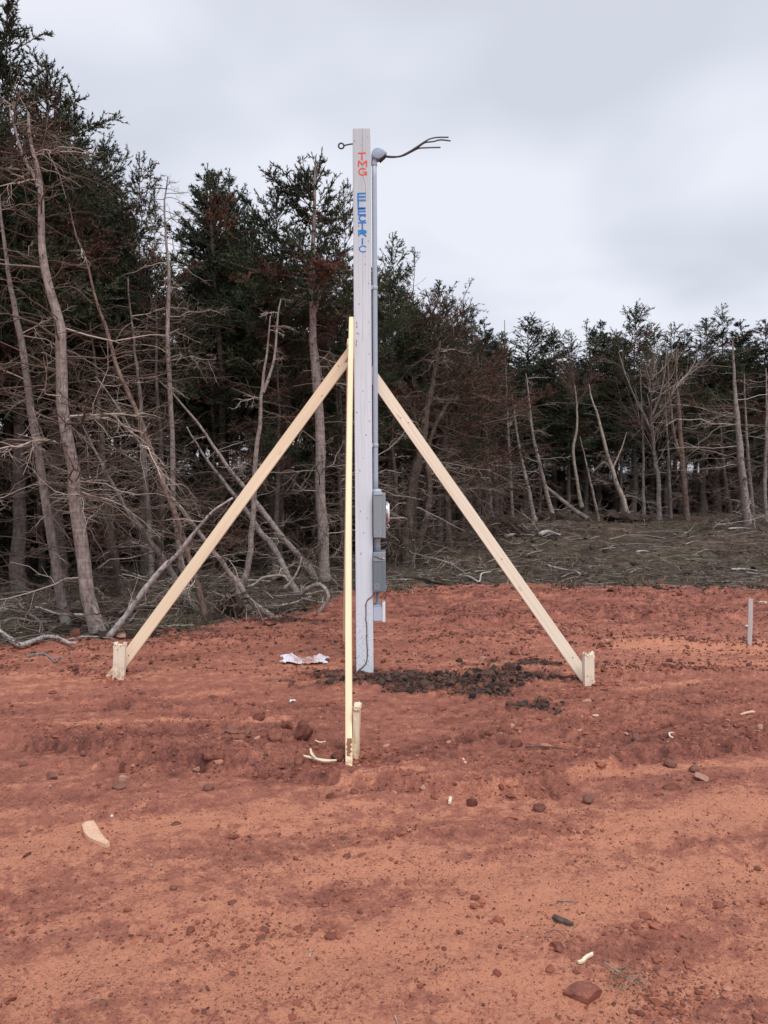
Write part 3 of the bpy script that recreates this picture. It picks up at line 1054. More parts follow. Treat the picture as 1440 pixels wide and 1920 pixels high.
def proto(key, seed, Hh=8.0, r0=.095, cb=.45, rmax=1.25, nd_=38, Ld=(.5, 1.4), dlo=.08, bark=None, twig=None, crown=True, **ck):
    rng = np.random.default_rng(seed)
    P = straight_path(Hh, rng)
    rad = r0 * np.linspace(1, .06, len(P)) * np.interp(np.linspace(0, 1, len(P)), [0, max(cb, .1), 1], [1, .85, .4])
    parts = {'trunk': trunk_mesh('trunk', P, rad, bark or M_barkliveshade, rng, 8)}
    if nd_:
        acc = Acc()
        dead_limbs(acc, P, rad, dlo, cb + .12 if crown else .99, nd_, Ld, rng, k2=7, k3=1.7)
        parts['twigs'] = acc.mesh('twigs', [twig or M_twig])
    if crown:
        parts['crown'] = crown_mesh('crown', P, rad, cb, rmax, rng, **ck)
    PROTO[key] = (parts, Hh)


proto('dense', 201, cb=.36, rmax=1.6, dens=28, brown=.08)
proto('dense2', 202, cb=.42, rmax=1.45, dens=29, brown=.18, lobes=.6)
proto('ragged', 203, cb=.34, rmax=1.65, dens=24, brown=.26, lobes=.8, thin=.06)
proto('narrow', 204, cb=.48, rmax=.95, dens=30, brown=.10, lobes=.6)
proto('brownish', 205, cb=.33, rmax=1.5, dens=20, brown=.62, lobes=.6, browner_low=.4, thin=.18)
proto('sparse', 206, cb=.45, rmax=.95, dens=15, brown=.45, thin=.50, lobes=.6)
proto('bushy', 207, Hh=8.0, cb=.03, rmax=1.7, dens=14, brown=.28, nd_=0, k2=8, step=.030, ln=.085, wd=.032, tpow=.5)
proto('bare', 208, crown=False, nd_=80, Ld=(.4, 1.3), r0=.075, bark=M_bark)


def put(name, key, x, y, height, wscale, rz, label, group, tilt=(0, 0)):
    parts, Hh = PROTO[key]
    z = float(H0(x, y)) + float(forest_height(np.array([x]), np.array([y]))[0])
    t = thing(name, label, 'tree', (x, y, z - .02), group)
    t.rotation_euler = (tilt[0], tilt[1], rz)
    s = height / Hh
    t.scale = (s * wscale, s * wscale, s)
    for k, me in parts.items():
        o = ob(k, me, t)
        if k == 'twigs':
            o['kind'] = 'stuff'
    return t


# skyline trees, each with its tip at a known place
def skyline(tx, ty, Yd, key, wscale, label, rz=0.0, name='spruce_tree', group=None):
    tip = at(tx, ty, Yd)
    z = float(H0(tip[0], Yd))
    return put(name, key, tip[0], Yd, tip[2] - z, wscale, rz, label, group)


skyline(18, 8, 10.4, 'dense', 1.15, 'tallest dark spruce, its thin leader reaching the top of the picture', .3)
skyline(-75, -60, 9.6, 'ragged', 1.1, 'dark spruce cut by the picture edge beside the tallest spruce', 1.0)
skyline(92, 118, 11.4, 'dense2', 1.35, 'broad dark spruce just behind the thick pale forked trunk', 2.1)
skyline(138, 205, 12.3, 'ragged', 1.0, 'dark spruce with russet patches sloping down behind the tallest spruces', 4.0)
skyline(192, 262, 12.8, 'dense2', .9, 'dark spruce whose side bough sticks out over the sparse brown tree', 5.1)
skyline(262, 296, 12.2, 'ragged', 1.05, 'spruce with a lone green bough end left of the thin brown tree', .9)
skyline(292, 348, 11.6, 'sparse', .9, 'thin half dead brown spruce with sky showing through its top', 1.7, 'sparse_spruce')
skyline(392, 312, 14.2, 'narrow', 1.15, 'narrow dark spruce with a pale bare stretch of upper trunk', 2.6)
skyline(433, 322, 14.9, 'narrow', .95, 'narrow spruce with a grey dead tip, middle of the three close spires', 3.3)
skyline(464, 362, 15.2, 'narrow', .8, 'smallest of the three close spruce spires', 4.4)
skyline(432, 430, 14.4, 'dense', 1.2, 'dense green spruce filling in below the three spires', 5.0)
skyline(522, 352, 13.4, 'dense', 1.15, 'rounded green spruce touching the tall spruce left of the post', 5.7)
skyline(645, 345, 13.2, 'ragged', .9, 'ragged spruce whose twigs meet the left edge of the white post', .4)
skyline(738, 440, 15.0, 'ragged', 1.1, 'dark russet spruce peeping out right of the grey conduit', 1.2)
skyline(778, 468, 15.6, 'sparse', 1.2, 'thin topped spruce just right of the russet spruce by the conduit', 2.2)
skyline(822, 530, 16.2, 'dense', 1.2, 'deep green spruce behind the dead brown bushy tree', 3.0)
skyline(868, 568, 17.6, 'dense2', 1.1, 'green spruce lower on the slope of tops right of the post', 3.9)
skyline(884, 575, 18.6, 'sparse', .8, 'wispy bare topped spruce on the slope of tops', 4.6, 'sparse_spruce')
skyline(906, 598, 20.0, 'narrow', 1.2, 'small pointed spruce where the high tops meet the far row', 5.3)
for i, (tx, ty, Yd, key, ws, lb) in enumerate([
        (942, 622, 23.5, 'dense', 1.1, 'low rounded spruce starting the far row right of the post'),
        (990, 597, 24.5, 'dense', 1.35, 'broad yellow green spruce first along the far row'),
        (1040, 618, 24.8, 'dense2', 1.2, 'dark spruce between the broad yellow green one and the spindly tips'),
        (1070, 628, 25.6, 'ragged', 1.1, 'open crowned spruce behind the pale crooked birch'),
        (1100, 600, 24.8, 'sparse', 1.1, 'spindly spruce with see through tips above the leaning dead tree'),
        (1124, 602, 25.2, 'narrow', 1.2, 'slim pointed spruce next to the spindly see through one'),
        (1157, 622, 26.0, 'dense2', 1.2, 'dark spruce filling the gap before the tall dark spire'),
        (1192, 572, 24.2, 'dense2', 1.05, 'tall dark spire standing above the far row over the bare tree'),
        (1228, 618, 25.0, 'dense', 1.2, 'bushy green spruce just right of the tall dark spire'),
        (1258, 610, 26.0, 'ragged', 1.1, 'olive spruce behind the reddish double stem'),
        (1284, 620, 24.6, 'narrow', 1.2, 'pointed spruce above the reddish double stem'),
        (1322, 598, 24.0, 'dense', 1.3, 'large green spruce left of the wispy skyline tree'),
        (1352, 574, 24.4, 'sparse', 1.3, 'wispy skyline tree with thin tilted top in the far row'),
        (1386, 602, 25.0, 'narrow', 1.2, 'small stepped spire between two larger far spruces'),
        (1405, 640, 25.6, 'dense2', 1.2, 'lower dark spruce beneath the small stepped spire'),
        (1434, 604, 24.2, 'dense', 1.2, 'big green spruce cut by the picture edge in the far row'),
        (1490, 590, 24.0, 'dense2', 1.2, 'dark spruce at the far end of the row beyond the survey stake')]):
    skyline(tx, ty, Yd, key, ws * 1.35, lb, i * 1.37)

# ------------------------------------------------------------------ traced trees at the front of the wood
FRONT = []


def traced(name, label, pts, wpx, nl=60, Lr=(.4, 1.2), span=(.06, .97), bark=None, twig=None, crown=None, seed=0, bias=(.15, -.35), top=.16, dY=0.0, forks=(), k2=7, k3=2.2,
           elev=(-14, 22), group=None, flare=.35, thick=1.0, Yb=None, droop=-.08, cat='tree', nseg=26):
    rng = np.random.default_rng(1000 + seed)
    if Yb is None:
        base = G(*pts[0])
    else:
        q_ = at(*pts[0], Yb)
        base = np.array([q_[0], Yb, float(H0(q_[0], Yb))])
    Y0 = base[1]
    W = np.array([at(px, py, Y0 + dY * k / (len(pts) - 1)) for k, (px, py) in enumerate(pts)])
    W = W - base
    W[0] = (W[0][0], 0, W[0][2])
    W = np.vstack([W[0] + (W[0] - W[1]) / np.linalg.norm(W[1] - W[0]) * .12, W])
    P = resample(W, nseg)
    P[1:-1, :2] += rng.normal(0, .006, (len(P) - 2, 2))
    r0 = wpx / 1440.0 * Y0 / 2
    rad = r0 * np.interp(np.linspace(0, 1, len(P)), [0, .5, 1], [1, .74, top])
    t = thing(name, label, cat, tuple(base), group)
    ob('trunk', trunk_mesh('trunk', P, rad, bark or M_bark, rng, 12, flare), t)
    acc = Acc()
    if nl:
        dead_limbs(acc, P, rad, span[0], span[1], nl, Lr, rng, bias, elev, k2, k3, thick, droop)
    for fp, fw in forks:
        F = np.array([at(px, py, Y0 + .02 * k) for k, (px, py) in enumerate(fp)]) - base
        F = resample(F, 14)
        fr = fw / 1440.0 * Y0 / 2 * np.linspace(1, .3, 14)
        ob('limb', trunk_mesh('limb', F, fr, bark or M_bark, rng, 8, 0), t)
        if nl:
            dead_limbs(acc, F, fr, .2, 1, max(6, nl // 4), (Lr[0] * .7, Lr[1] * .7), rng, bias, elev, k2, k3, thick)
    if acc.n:
        o = ob('twigs', acc.mesh('twigs', [twig or M_twig]), t)
        o['kind'] = 'stuff'
    if crown:
        ob('crown', crown_mesh('crown', P, rad, rng=rng, **crown), t)
    FRONT.append(base)
    return t


traced('dead_spruce', 'thickest pale grey trunk, forked high up, at the left edge of the dirt',
       [(184, 1187), (164, 1107), (153, 1015), (140, 943), (138, 888), (127, 833), (117, 760), (115, 687), (113, 615), (98, 560), (83, 495), (79, 430), (75, 365), (70, 310), (57, 265), (53, 210)], 27,
       85, (.5, 1.5), seed=1, bark=M_bark, forks=[([(73, 352), (64, 330), (43, 293), (30, 247), (17, 197)], 9)], bias=(.25, -.45), thick=1.1)
traced('dead_spruce', 'long grey trunk just behind the thickest pale trunk, leaning a little',
       [(124, 1172), (106, 1070), (93, 979), (78, 888), (64, 797), (51, 706), (38, 633), (25, 560), (13, 495), (3, 417), (-4, 340)], 19, 70, (.5, 1.4), seed=2, bark=M_barkgrey, bias=(.1, -.4))
traced('dead_spruce', 'slim reddish orange trunk leaning left from behind the brace',
       [(388, 1160), (370, 1100), (350, 1034), (335, 979), (306, 906), (281, 833), (262, 779), (233, 720), (215, 677), (200, 615), (179, 560), (163, 493), (143, 440), (130, 383)], 12, 60, (.4, 1.2),
       seed=3, bark=M_barkred)
traced('leaning_dead_tree', 'thin dead trunk leaning left, nearest the thickest pale trunk',
       [(372, 1150), (350, 1120), (308, 1052), (277, 1008), (237, 954), (204, 895), (175, 837), (146, 779)], 13, 42, (.3, 1.0), seed=4, bark=M_barkgrey, bias=(0, -.3))
traced('leaning_dead_tree', 'long thin trunk crossing low behind the brace and reaching the dirt edge',
       [(515, 1158), (476, 1133), (447, 1094), (422, 1062), (398, 1031), (349, 965), (330, 943), (317, 924), (288, 873), (251, 815), (219, 760), (179, 706)], 11, 40, (.25, .8), seed=5, bark=M_bark,
       bias=(0, -.3))
traced('dead_spruce', 'upright pale pole thin tree below the sparse brown spruce',
       [(352, 1108), (338, 1040), (326, 950), (324, 852), (319, 742), (314, 633), (317, 560), (316, 500), (312, 450), (308, 383), (315, 330)], 12, 75, (.4, 1.15), seed=6, bark=M_bark, bias=(.3, -.3))
traced('dead_spruce', 'shaded dark trunk rising between the thickest trunk and the leaning poles',
       [(235, 1120), (219, 1070), (204, 979), (197, 906), (188, 780), (180, 700), (168, 600)], 16, 45, (.4, 1.1), seed=7, bark=M_barkdark)
traced('dead_spruce', 'dim trunk far left in the shade behind the two pale trunks',
       [(55, 1078), (44, 997), (40, 852), (40, 742), (36, 620), (30, 500)], 15, 45, (.4, 1.2), seed=8, bark=M_barkdark)
traced('leaning_dead_tree', 'long smooth trunk leaning left with a hooked foot left of the white post',
       [(592, 1100), (585, 1075), (563, 1045), (532, 1011), (505, 975), (481, 943), (434, 885), (410, 851), (379, 805), (328, 742), (288, 706)], 14, 30, (.25, .8), seed=9, bark=M_bark, bias=(0, -.3), flare=.1)
traced('leaning_dead_tree', 'mossy grey green trunk leaning left beside the hooked one',
       [(558, 1117), (539, 1080), (515, 1033), (486, 994), (461, 956), (420, 905), (380, 850), (350, 800)], 15, 25, (.25, .8), seed=10, bark=M_barkgrey, bias=(0, -.3))
traced('dead_forked_tree', 'pale wavy trunk forking into two bare stems right of the brace',
       [(440, 1130), (455, 1090), (469, 1048), (471, 1007), (476, 946), (478, 873), (486, 800), (492, 742), (496, 690), (502, 650), (507, 592)], 13, 26, (.2, .7), seed=11, bark=M_bark,
       forks=[([(493, 736), (505, 705), (515, 667), (521, 592), (527, 560)], 7)], span=(.4, .98))
traced('tall_spruce', 'tall spruce with a straight scaly trunk and green top left of the white post',
       [(609, 1095), (607, 1019), (600, 946), (600, 873), (600, 812), (592, 705), (587, 655), (586, 580), (585, 530), (587, 455), (590, 380), (592, 305)], 23, 70, (.5, 1.35), span=(.05, .66), seed=12, bark=M_bark,
       crown=dict(cb=.66, rmax=1.15, dens=40, brown=.22, lobes=.6), forks=[([(590, 585), (600, 555), (612, 530), (622, 500)], 8)])
traced('dark_spruce', 'dark trunk with green boughs under the narrow spires',
       [(420, 1062), (417, 900), (417, 730), (410, 630), (405, 560), (400, 480), (396, 405), (393, 330)], 15, 50, (.5, 1.2), span=(.1, .7), seed=13, bark=M_barkdark, crown=dict(cb=.48, rmax=1.1, dens=22, brown=.08))
traced('multi_stem_tree', 'dark twin stemmed bushy tree with curved stems right of the meter box',
       [(765, 1060), (762, 1010), (768, 960), (775, 905), (790, 840), (800, 770), (815, 700), (825, 640)], 27, 105, (.5, 1.9), span=(.12, 1), seed=14, bark=M_barkdark, twig=M_twig, bias=(.35, -.3),
       forks=[([(772, 1045), (784, 1018), (800, 967), (806, 912), (800, 860), (815, 800), (850, 740)], 17), ([(764, 1040), (745, 980), (742, 900), (735, 820), (745, 740)], 12)], k2=9, k3=3)
traced('brown_dead_spruce', 'russet dead spruce still holding brown needles right of the post',
       [(842, 1030), (838, 930), (835, 860), (832, 790), (830, 720), (826, 650), (822, 600)], 15, 80, (.7, 1.9), span=(.15, .9), seed=15, bark=M_barkdark, twig=M_twigred, bias=(.1, -.2),
       crown=dict(cb=.33, rmax=1.9, dens=26, brown=1.3, lobes=.7, thin=.06, tpow=.45, ln=.055, wd=.013, step=.013), k3=2.2)
traced('brown_dead_spruce', 'smaller russet dead tree between the brown bushy one and the pale leaning trunk',
       [(915, 1000), (912, 930), (908, 860), (905, 790), (900, 730), (895, 660)], 14, 75, (.6, 1.7), span=(.15, .98), seed=16, bark=M_barkdark, twig=M_twigred, k3=2.6,
       crown=dict(cb=.40, rmax=1.5, dens=20, brown=1.3, lobes=.7, thin=.12, tpow=.5, ln=.055, wd=.013, step=.015))
# right-hand row
traced('dead_spruce', 'pale trunk leaning left with broken red top, first of two behind the right brace',
       [(1000, 966), (990, 915), (977, 857), (966, 792), (960, 740)], 10, 45, (.4, 1.2), seed=17, bark=M_bark, Yb=20.5)
traced('dead_spruce', 'pale trunk leaning left, second of two behind the right brace',
       [(1035, 966), (1024, 920), (1013, 876), (999, 814), (992, 748), (986, 700)], 10, 55, (.4, 1.2), seed=18, bark=M_bark, Yb=20.8)
traced('dead_spruce', 'very thin straight pole tree just left of the two leaning pale trunks',
       [(961, 968), (958, 910), (955, 857), (952, 800), (950, 748), (948, 690), (946, 600)], 7, 55, (.4, 1.2), seed=19, bark=M_barkgrey, Yb=20.0)
traced('dead_spruce', 'short grey trunk behind the right brace half hidden by twigs',
       [(920, 958), (917, 900), (915, 857), (912, 790)], 10, 40, (.5, 1.3), seed=20, bark=M_barkgrey, Yb=19.0)
traced('leaning_dead_tree', 'pale leaning trunk standing on the torn root plate',
       [(1177, 968), (1168, 935), (1156, 907), (1146, 875), (1137, 846), (1122, 784), (1110, 750), (1104, 720)], 11, 40, (.3, 1.1), seed=21, bark=M_barkpale, Yb=20.2, bias=(.2, -.2),
       forks=[([(1152, 893), (1140, 872), (1130, 868), (1112, 885)], 5), ([(1148, 880), (1165, 842), (1175, 810)], 4)])
traced('birch_tree', 'crooked pale birch with dark broom of twigs',
       [(1089, 942), (1083, 910), (1078, 876), (1075, 839), (1082, 800), (1081, 760), (1078, 728), (1072, 700)], 7, 26, (.5, 1.2), span=(.72, 1), seed=22, bark=M_barkpale, twig=M_twigred, elev=(35, 75), Yb=21.0,
       k2=10, k3=3, droop=.1)
traced('dead_sapling', 'thin dead sapling between the birch and the leaning pale trunk',
       [(1122, 975), (1113, 930), (1104, 891), (1096, 855), (1087, 818)], 6, 26, (.25, .7), seed=23, bark=M_barkpale, Yb=21.0)
traced('dead_spruce', 'slim upright trunk left of the bare spreading tree',
       [(1208, 970), (1206, 910), (1206, 846), (1203, 760), (1200, 690)], 7, 45, (.3, .9), seed=24, bark=M_barkgrey, Yb=21.2)
traced('bare_hardwood', 'bare hardwood tree spreading upward grey branches beneath the tall dark spire',
       [(1236, 966), (1235, 925), (1233, 891), (1226, 850), (1225, 815), (1220, 778), (1222, 740), (1226, 700)], 10, 44, (.8, 2.3), span=(.42, 1), seed=25, bark=M_barkgrey, elev=(38, 70), Yb=21.0, k2=9, k3=2.6,
       droop=.06, bias=(-.15, -.1), forks=[([(1225, 815), (1205, 775), (1188, 740), (1172, 700), (1160, 660)], 5), ([(1222, 780), (1238, 740), (1246, 700), (1250, 655)], 5)])
traced('dead_spruce', 'thin trunk between the bare hardwood and the reddish double stem',
       [(1258, 980), (1256, 930), (1254, 876), (1250, 800), (1246, 720)], 8, 45, (.3, .9), seed=26, bark=M_barkgrey, Yb=21.4)
traced('double_stem_tree', 'reddish double stemmed dead tree left of the thick right trunk',
       [(1290, 984), (1285, 930), (1280, 876), (1276, 815), (1272, 754), (1269, 723), (1268, 660)], 12, 70, (.4, 1.2), seed=27, bark=M_barkred, twig=M_twigred, Yb=20.6,
       forks=[([(1278, 860), (1264, 815), (1258, 760), (1254, 729), (1252, 660)], 7)])
traced('thick_spruce', 'thickest trunk of the far row with long pale dead branches',
       [(1402, 990), (1398, 950), (1394, 907), (1388, 860), (1385, 815), (1381, 770), (1379, 739), (1376, 690), (1374, 640)], 16, 75, (.7, 2.1), span=(.06, .95), seed=28, bark=M_bark, Yb=19.8, bias=(-.5, -.3))
traced('dead_spruce', 'thin trunk close behind the thickest trunk of the far row',
       [(1414, 985), (1408, 920), (1402, 850), (1398, 780), (1395, 700)], 9, 50, (.4, 1.2), seed=29, bark=M_barkgrey, Yb=20.6)
traced('dead_spruce', 'shaded trunk set back left of the thickest trunk of the far row',
       [(1370, 968), (1362, 915), (1354, 846), (1350, 770)], 11, 50, (.6, 1.6), seed=30, bark=M_barkdark, Yb=22.5)
traced('dead_spruce', 'trunk at the picture edge beyond the thickest trunk of the far row',
       [(1437, 985), (1434, 920), (1436, 840), (1438, 760), (1436, 690)], 9, 55, (.5, 1.5), seed=31, bark=M_bark, Yb=20.6)
traced('dead_spruce', 'twiggy trunk just left of the white post in the shade',
       [(648, 1085), (640, 980), (636, 880), (632, 780), (630, 690)], 12, 75, (.5, 1.4), seed=32, bark=M_barkdark, Yb=13.0)
traced('dead_spruce', 'dim twiggy trunk right of the conduit behind the boxes',
       [(722, 1050), (726, 950), (730, 860), (735, 760), (738, 680)], 11, 80, (.5, 1.5), seed=33, bark=M_barkdark, twig=M_twig, Yb=14.6)
traced('dead_spruce', 'dark twiggy trunk deep behind the hooked leaning trunk',
       [(505, 1080), (508, 960), (508, 850), (512, 740), (515, 650)], 12, 70, (.5, 1.4), seed=34, bark=M_barkdark, Yb=13.2)
traced('dead_spruce', 'dim twiggy trunk behind the slim reddish trunk',
       [(285, 1100), (280, 980), (270, 860), (262, 742), (250, 640), (240, 520)], 13, 80, (.5, 1.4), seed=35, bark=M_barkgrey, Yb=10.8)

# ------------------------------------------------------------------ the depth of the wood
rng = np.random.default_rng(303)
pts = [tuple(b_[:2]) for b_ in FRONT] + [tuple(o.location[:2]) for o in COL.objects if o.name.startswith(('spruce_tree', 'sparse_spruce'))]


def inner_edge(x):
    """front line of the closed wood"""
    return np.interp(x, [-14, -5, -3.4, -2.4, -1.2, 0, 1.2, 2.4, 3.4, 5, 20], [8.2, 8.6, 9.6, 10.4, 11.8, 13.6, 16.0, 19.0, 21.4, 22.4, 22.0])


DEEP = [('shady', 'shaded spruce deep inside the wood left of the post', 'shaded spruces inside the wood left of the post'),
        ('far', 'shaded spruce deep inside the far wood right of the post', 'shaded spruces inside the far wood right of the post')]
n_put = 0
tries = 0
while n_put < 150 and tries < 30000:
    tries += 1
    x = rng.uniform(-13.5, 19)
    e0 = float(inner_edge(x))
    dep = rng.uniform(0.5, 11) if x < 1.5 else rng.uniform(.6, 9)
    yv = e0 + dep
    if abs(x) > .52 * yv + 1.5:
        continue
    if min((x - a) ** 2 + (yv - c_) ** 2 for a, c_ in pts) < .85 ** 2:
        continue
    pts.append((x, yv))
    # keep tops below the traced skyline
    px = 720 + x / yv * 1440
    sky_y = np.interp(px, [-200, 0, 100, 200, 300, 350, 460, 520, 600, 660, 740, 830, 900, 960, 1440, 1600], [-50, 60, 170, 290, 430, 440, 440, 420, 400, 430, 500, 575, 625, 650, 655, 655])
    hmax = (EYE[2] + (896 - sky_y) / 1440 * yv) - float(H0(x, yv))
    rear = dep > 3.0
    if x < 1.5:
        key = rng.choice(['bushy', 'dense', 'dense2', 'brownish', 'ragged'], p=[.50, .14, .14, .14, .08]) if rear else rng.choice(['dense2', 'bare', 'ragged', 'brownish'], p=[.25, .3, .2, .25])
        hgt = min(hmax, 9.5) * rng.uniform(.78, .98)
    else:
        key = rng.choice(['bushy', 'dense', 'dense2', 'ragged'], p=[.46, .2, .2, .14]) if rear else rng.choice(['dense', 'dense2', 'narrow', 'bare', 'ragged'], p=[.35, .3, .08, .07, .2])
        hgt = min(hmax, 8.2) * rng.uniform(.80, .98)
    if key == 'bushy':
        hgt *= rng.uniform(.62, .95)
    z_ = DEEP[0 if x < .9 else 1]
    nm = {'bushy': 'bushy_spruce', 'bare': 'dead_spruce', 'brownish': 'brown_spruce'}.get(str(key), 'spruce_tree')
    desc = {'bushy': 'bushy dark spruce ', 'bare': 'bare dead spruce ', 'brownish': 'browning spruce ', 'ragged': 'ragged crowned spruce ', 'dense': 'full crowned green spruce ',
            'dense2': 'patchy crowned spruce ', 'narrow': 'narrow crowned spruce '}[str(key)]
    place_ = 'deep in the wood left of the post' if x < .9 else 'deep in the far wood right of the post'
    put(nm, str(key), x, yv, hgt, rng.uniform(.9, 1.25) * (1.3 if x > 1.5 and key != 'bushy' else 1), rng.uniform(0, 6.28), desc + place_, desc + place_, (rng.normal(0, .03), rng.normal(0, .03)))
    n_put += 1

for k, x in enumerate(np.arange(-15, 20, .8)):
    yv = float(inner_edge(x)) + rng.uniform(3.2, 5.0) + (k % 3) * 1.3
    px = 720 + x / yv * 1440
    if px < -260 or px > 1700:
        continue
    sky_y = np.interp(px, [-200, 0, 100, 200, 300, 350, 460, 520, 600, 660, 740, 830, 900, 960, 1440, 1600], [-50, 60, 170, 290, 430, 440, 440, 420, 400, 430, 500, 575, 625, 650, 655, 655])
    hmax = (EYE[2] + (896 - sky_y) / 1440 * yv) - float(H0(x, yv))
    side_ = 'left of the post' if x < .9 else 'right of the post'
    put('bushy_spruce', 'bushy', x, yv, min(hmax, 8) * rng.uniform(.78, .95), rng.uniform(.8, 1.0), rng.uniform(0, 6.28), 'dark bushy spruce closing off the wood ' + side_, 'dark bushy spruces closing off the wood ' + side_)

# ------------------------------------------------------------------ sticks, grass and fallen wood on the forest floor
def floor_h(x, y):
    o_ = y - edge_y(x, y)
    w_ = smooth(-.05, .25, o_)
    return H0(x, y) + (1 - w_) * relief(x, y, rough_mask(x, y), peat_mask(x, y))[0] + w_ * forest_height(x, y) * smooth(0, 1.2, o_ + .3)


rng = np.random.default_rng(404)


def in_clear(x, y):
    o_ = y - edge_y(x, y)
    return smooth(-.75, .10, o_) ** 2 * (y < 24)


n = 8500
sx_, sy_ = scatter(n, lambda x, y: in_clear(x, y) * np.where(y - edge_y(x, y) < .25, .5, 1) * np.clip(.35 + 1.1 * fbm(x * .8, y * .8, 3, 97), .08, 1), 7.0, 24, rng)
L = rng.lognormal(np.log(.24), .6, n).clip(.05, 1.3)
az = rng.uniform(0, 2 * np.pi, n)
az = np.where(rng.uniform(0, 1, n) < .5, rng.normal(.1, .45, n), az)
d = np.stack([np.cos(az), np.sin(az), rng.normal(.04, .10, n)], 1)
P = batch(np.stack([sx_, sy_, np.zeros(n)], 1) - d * L[:, None] / 2, d, L, 4, rng, .12)
gz = floor_h(P[..., 0].ravel(), P[..., 1].ravel()).reshape(n, 4)
P[..., 2] = np.maximum(P[..., 2] * .6 + gz.mean(1, keepdims=True) + .02, gz + .004)
r = np.clip(.0022 + .006 * L * rng.uniform(.4, 1.6, n), .002, .014)
V_, Q_ = tubes(P, r[:, None] * np.linspace(1, .5, 4)[None], 3)
tint = np.clip(rng.normal(.36, .24, n) + .5 * (rng.uniform(0, 1, n) < .08), 0, 1)
tag(ob('stick_litter', mesh_np('stick_litter', V_, Q_, None, [M_stick], {'tint': np.repeat(tint, 12)})), 'grey and brown sticks strewn over the cleared forest floor', kind='stuff')

cx, cy = scatter(6500, lambda x, y: in_clear(x, y) * np.clip(.15 + 1.4 * fbm(x * .9, y * 1.5, 4, 99), .03, 1), 7.2, 23, rng)
sz = np.clip(rng.lognormal(np.log(.022), .55, len(cx)), .008, .09)
tag(clods('bark_debris', cx, cy, sz, np.clip(rng.normal(.28, .16, len(cx)), 0, .9), M_debris, rng, .55, .2, zf=floor_h, cheap=True), 'torn bark, peat lumps and chips churned over the forest floor')

n = 9000
gx_, gy_ = scatter(n, lambda x, y: in_clear(x, y) * np.clip(-.05 + 2.4 * fbm(x * .7, y * .7, 3, 98), 0.02, 1), 7.6, 24, rng)
gh = rng.uniform(.03, .11, n)
az = rng.uniform(0, 2 * np.pi, n)
pos = np.stack([gx_, gy_, floor_h(gx_, gy_)], 1)
sdv = np.stack([np.cos(az), np.sin(az), 0 * az], 1) * rng.uniform(.004, .010, n)[:, None]
tip = pos + np.stack([rng.normal(0, .05, n), rng.normal(0, .05, n), gh], 1)
Vg = np.stack([pos - sdv, pos + sdv, tip], 1).reshape(-1, 3)
tag(ob('dry_grass', mesh_np('dry_grass', Vg, None, np.arange(3 * n).reshape(-1, 3), [M_grass], {'tint': np.repeat(np.clip(rng.normal(.45, .24, n), 0, 1), 3)})),
    'short olive and straw coloured grass and moss on the forest floor', kind='stuff')


def fallen(name, label, pts_px, wpx, m, lift=.0, taper=.4, Yd=None, twigs=0, group=None, cat='branch', zoff=None, seed=0, Lt=(.15, .5)):
    """a branch lying where its pixels meet the ground (or standing at depth Yd)"""
    rng_ = np.random.default_rng(5000 + seed)
    W = []
    for k, (px, py) in enumerate(pts_px):
        if Yd is None:
            g_ = G(px, py)
            g_[2] = float(floor_h(np.array([g_[0]]), np.array([g_[1]]))[0]) + lift
            if zoff:
                g_[2] += zoff[k]
        else:
            g_ = at(px, py, Yd[k] if hasattr(Yd, '__len__') else Yd)
        W.append(g_)
    W = np.array(W)
    base = W[0].copy()
    P_b = resample(W - base, max(10, len(W) * 4))
    r0 = wpx / 1440 * base[1] / 2
    R_b = r0 * np.linspace(1, taper, len(P_b))
    P_b[:, 2] += r0 * .6 if Yd is None else 0
    rr = R_b * (1 + .10 * rng_.standard_normal(len(R_b)))
    V_, Q_ = tubes(P_b, rr, 9, .05, rng_)
    nn = 9
    V_ = np.vstack([V_, P_b[0], P_b[-1]])
    i0 = np.arange(nn)
    i1 = (len(P_b) - 1) * nn + i0
    T_ = np.vstack([np.stack([np.roll(i0, -1), i0, np.full(nn, len(V_) - 2)], 1), np.stack([i1, np.roll(i1, -1), np.full(nn, len(V_) - 1)], 1)])
    me = mesh_np(name, V_, Q_, T_, [m])
    if twigs:
        t = thing(name, label, cat, tuple(base), group)
        ob('stem', me, t)
        acc = Acc()
        dead_limbs(acc, P_b, R_b, .15, .98, twigs, Lt, rng_, None, (-5, 60), 4, 1.5)
        ob('twigs', acc.mesh('twigs', [M_twig]), t)['kind'] = 'stuff'
        return t
    return tag(ob(name, me, None, tuple(base)), label, cat, group)


fallen('fallen_sapling', 'silvery dead sapling leaning over behind the left brace, cut end at the dirt edge', [(204, 1194), (232, 1160), (262, 1118), (300, 1070), (330, 1042), (352, 1015), (376, 985), (400, 958), (436, 934)], 13,
       M_silver, Yd=[7.55, 7.55, 7.52, 7.5, 7.48, 7.45, 7.42, 7.4, 7.35], taper=.28, twigs=22, cat='fallen tree', seed=1, Lt=(.2, .7))
fallen('arched_root', 'arched bare root looping out of the soil left of the white post', [(562, 1118), (578, 1104), (596, 1097), (608, 1102), (616, 1120), (608, 1136), (596, 1150)], 9, M_bark,
       Yd=[9.6, 9.5, 9.4, 9.3, 9.2, 9.2, 9.2], taper=.8, cat='root', seed=2)
fallen('upright_stub', 'short curved pale stub sticking up beside the arched root', [(532, 1105), (548, 1088), (560, 1066), (566, 1044)], 6, M_barkpale, Yd=9.7, taper=.4, seed=3)
fallen('bent_root', 'bent pale root lying between the two leaning trunks', [(466, 1100), (480, 1095), (492, 1084), (512, 1080), (532, 1080), (540, 1090)], 7, M_barkpale, Yd=9.6, taper=.5, cat='root', seed=4)
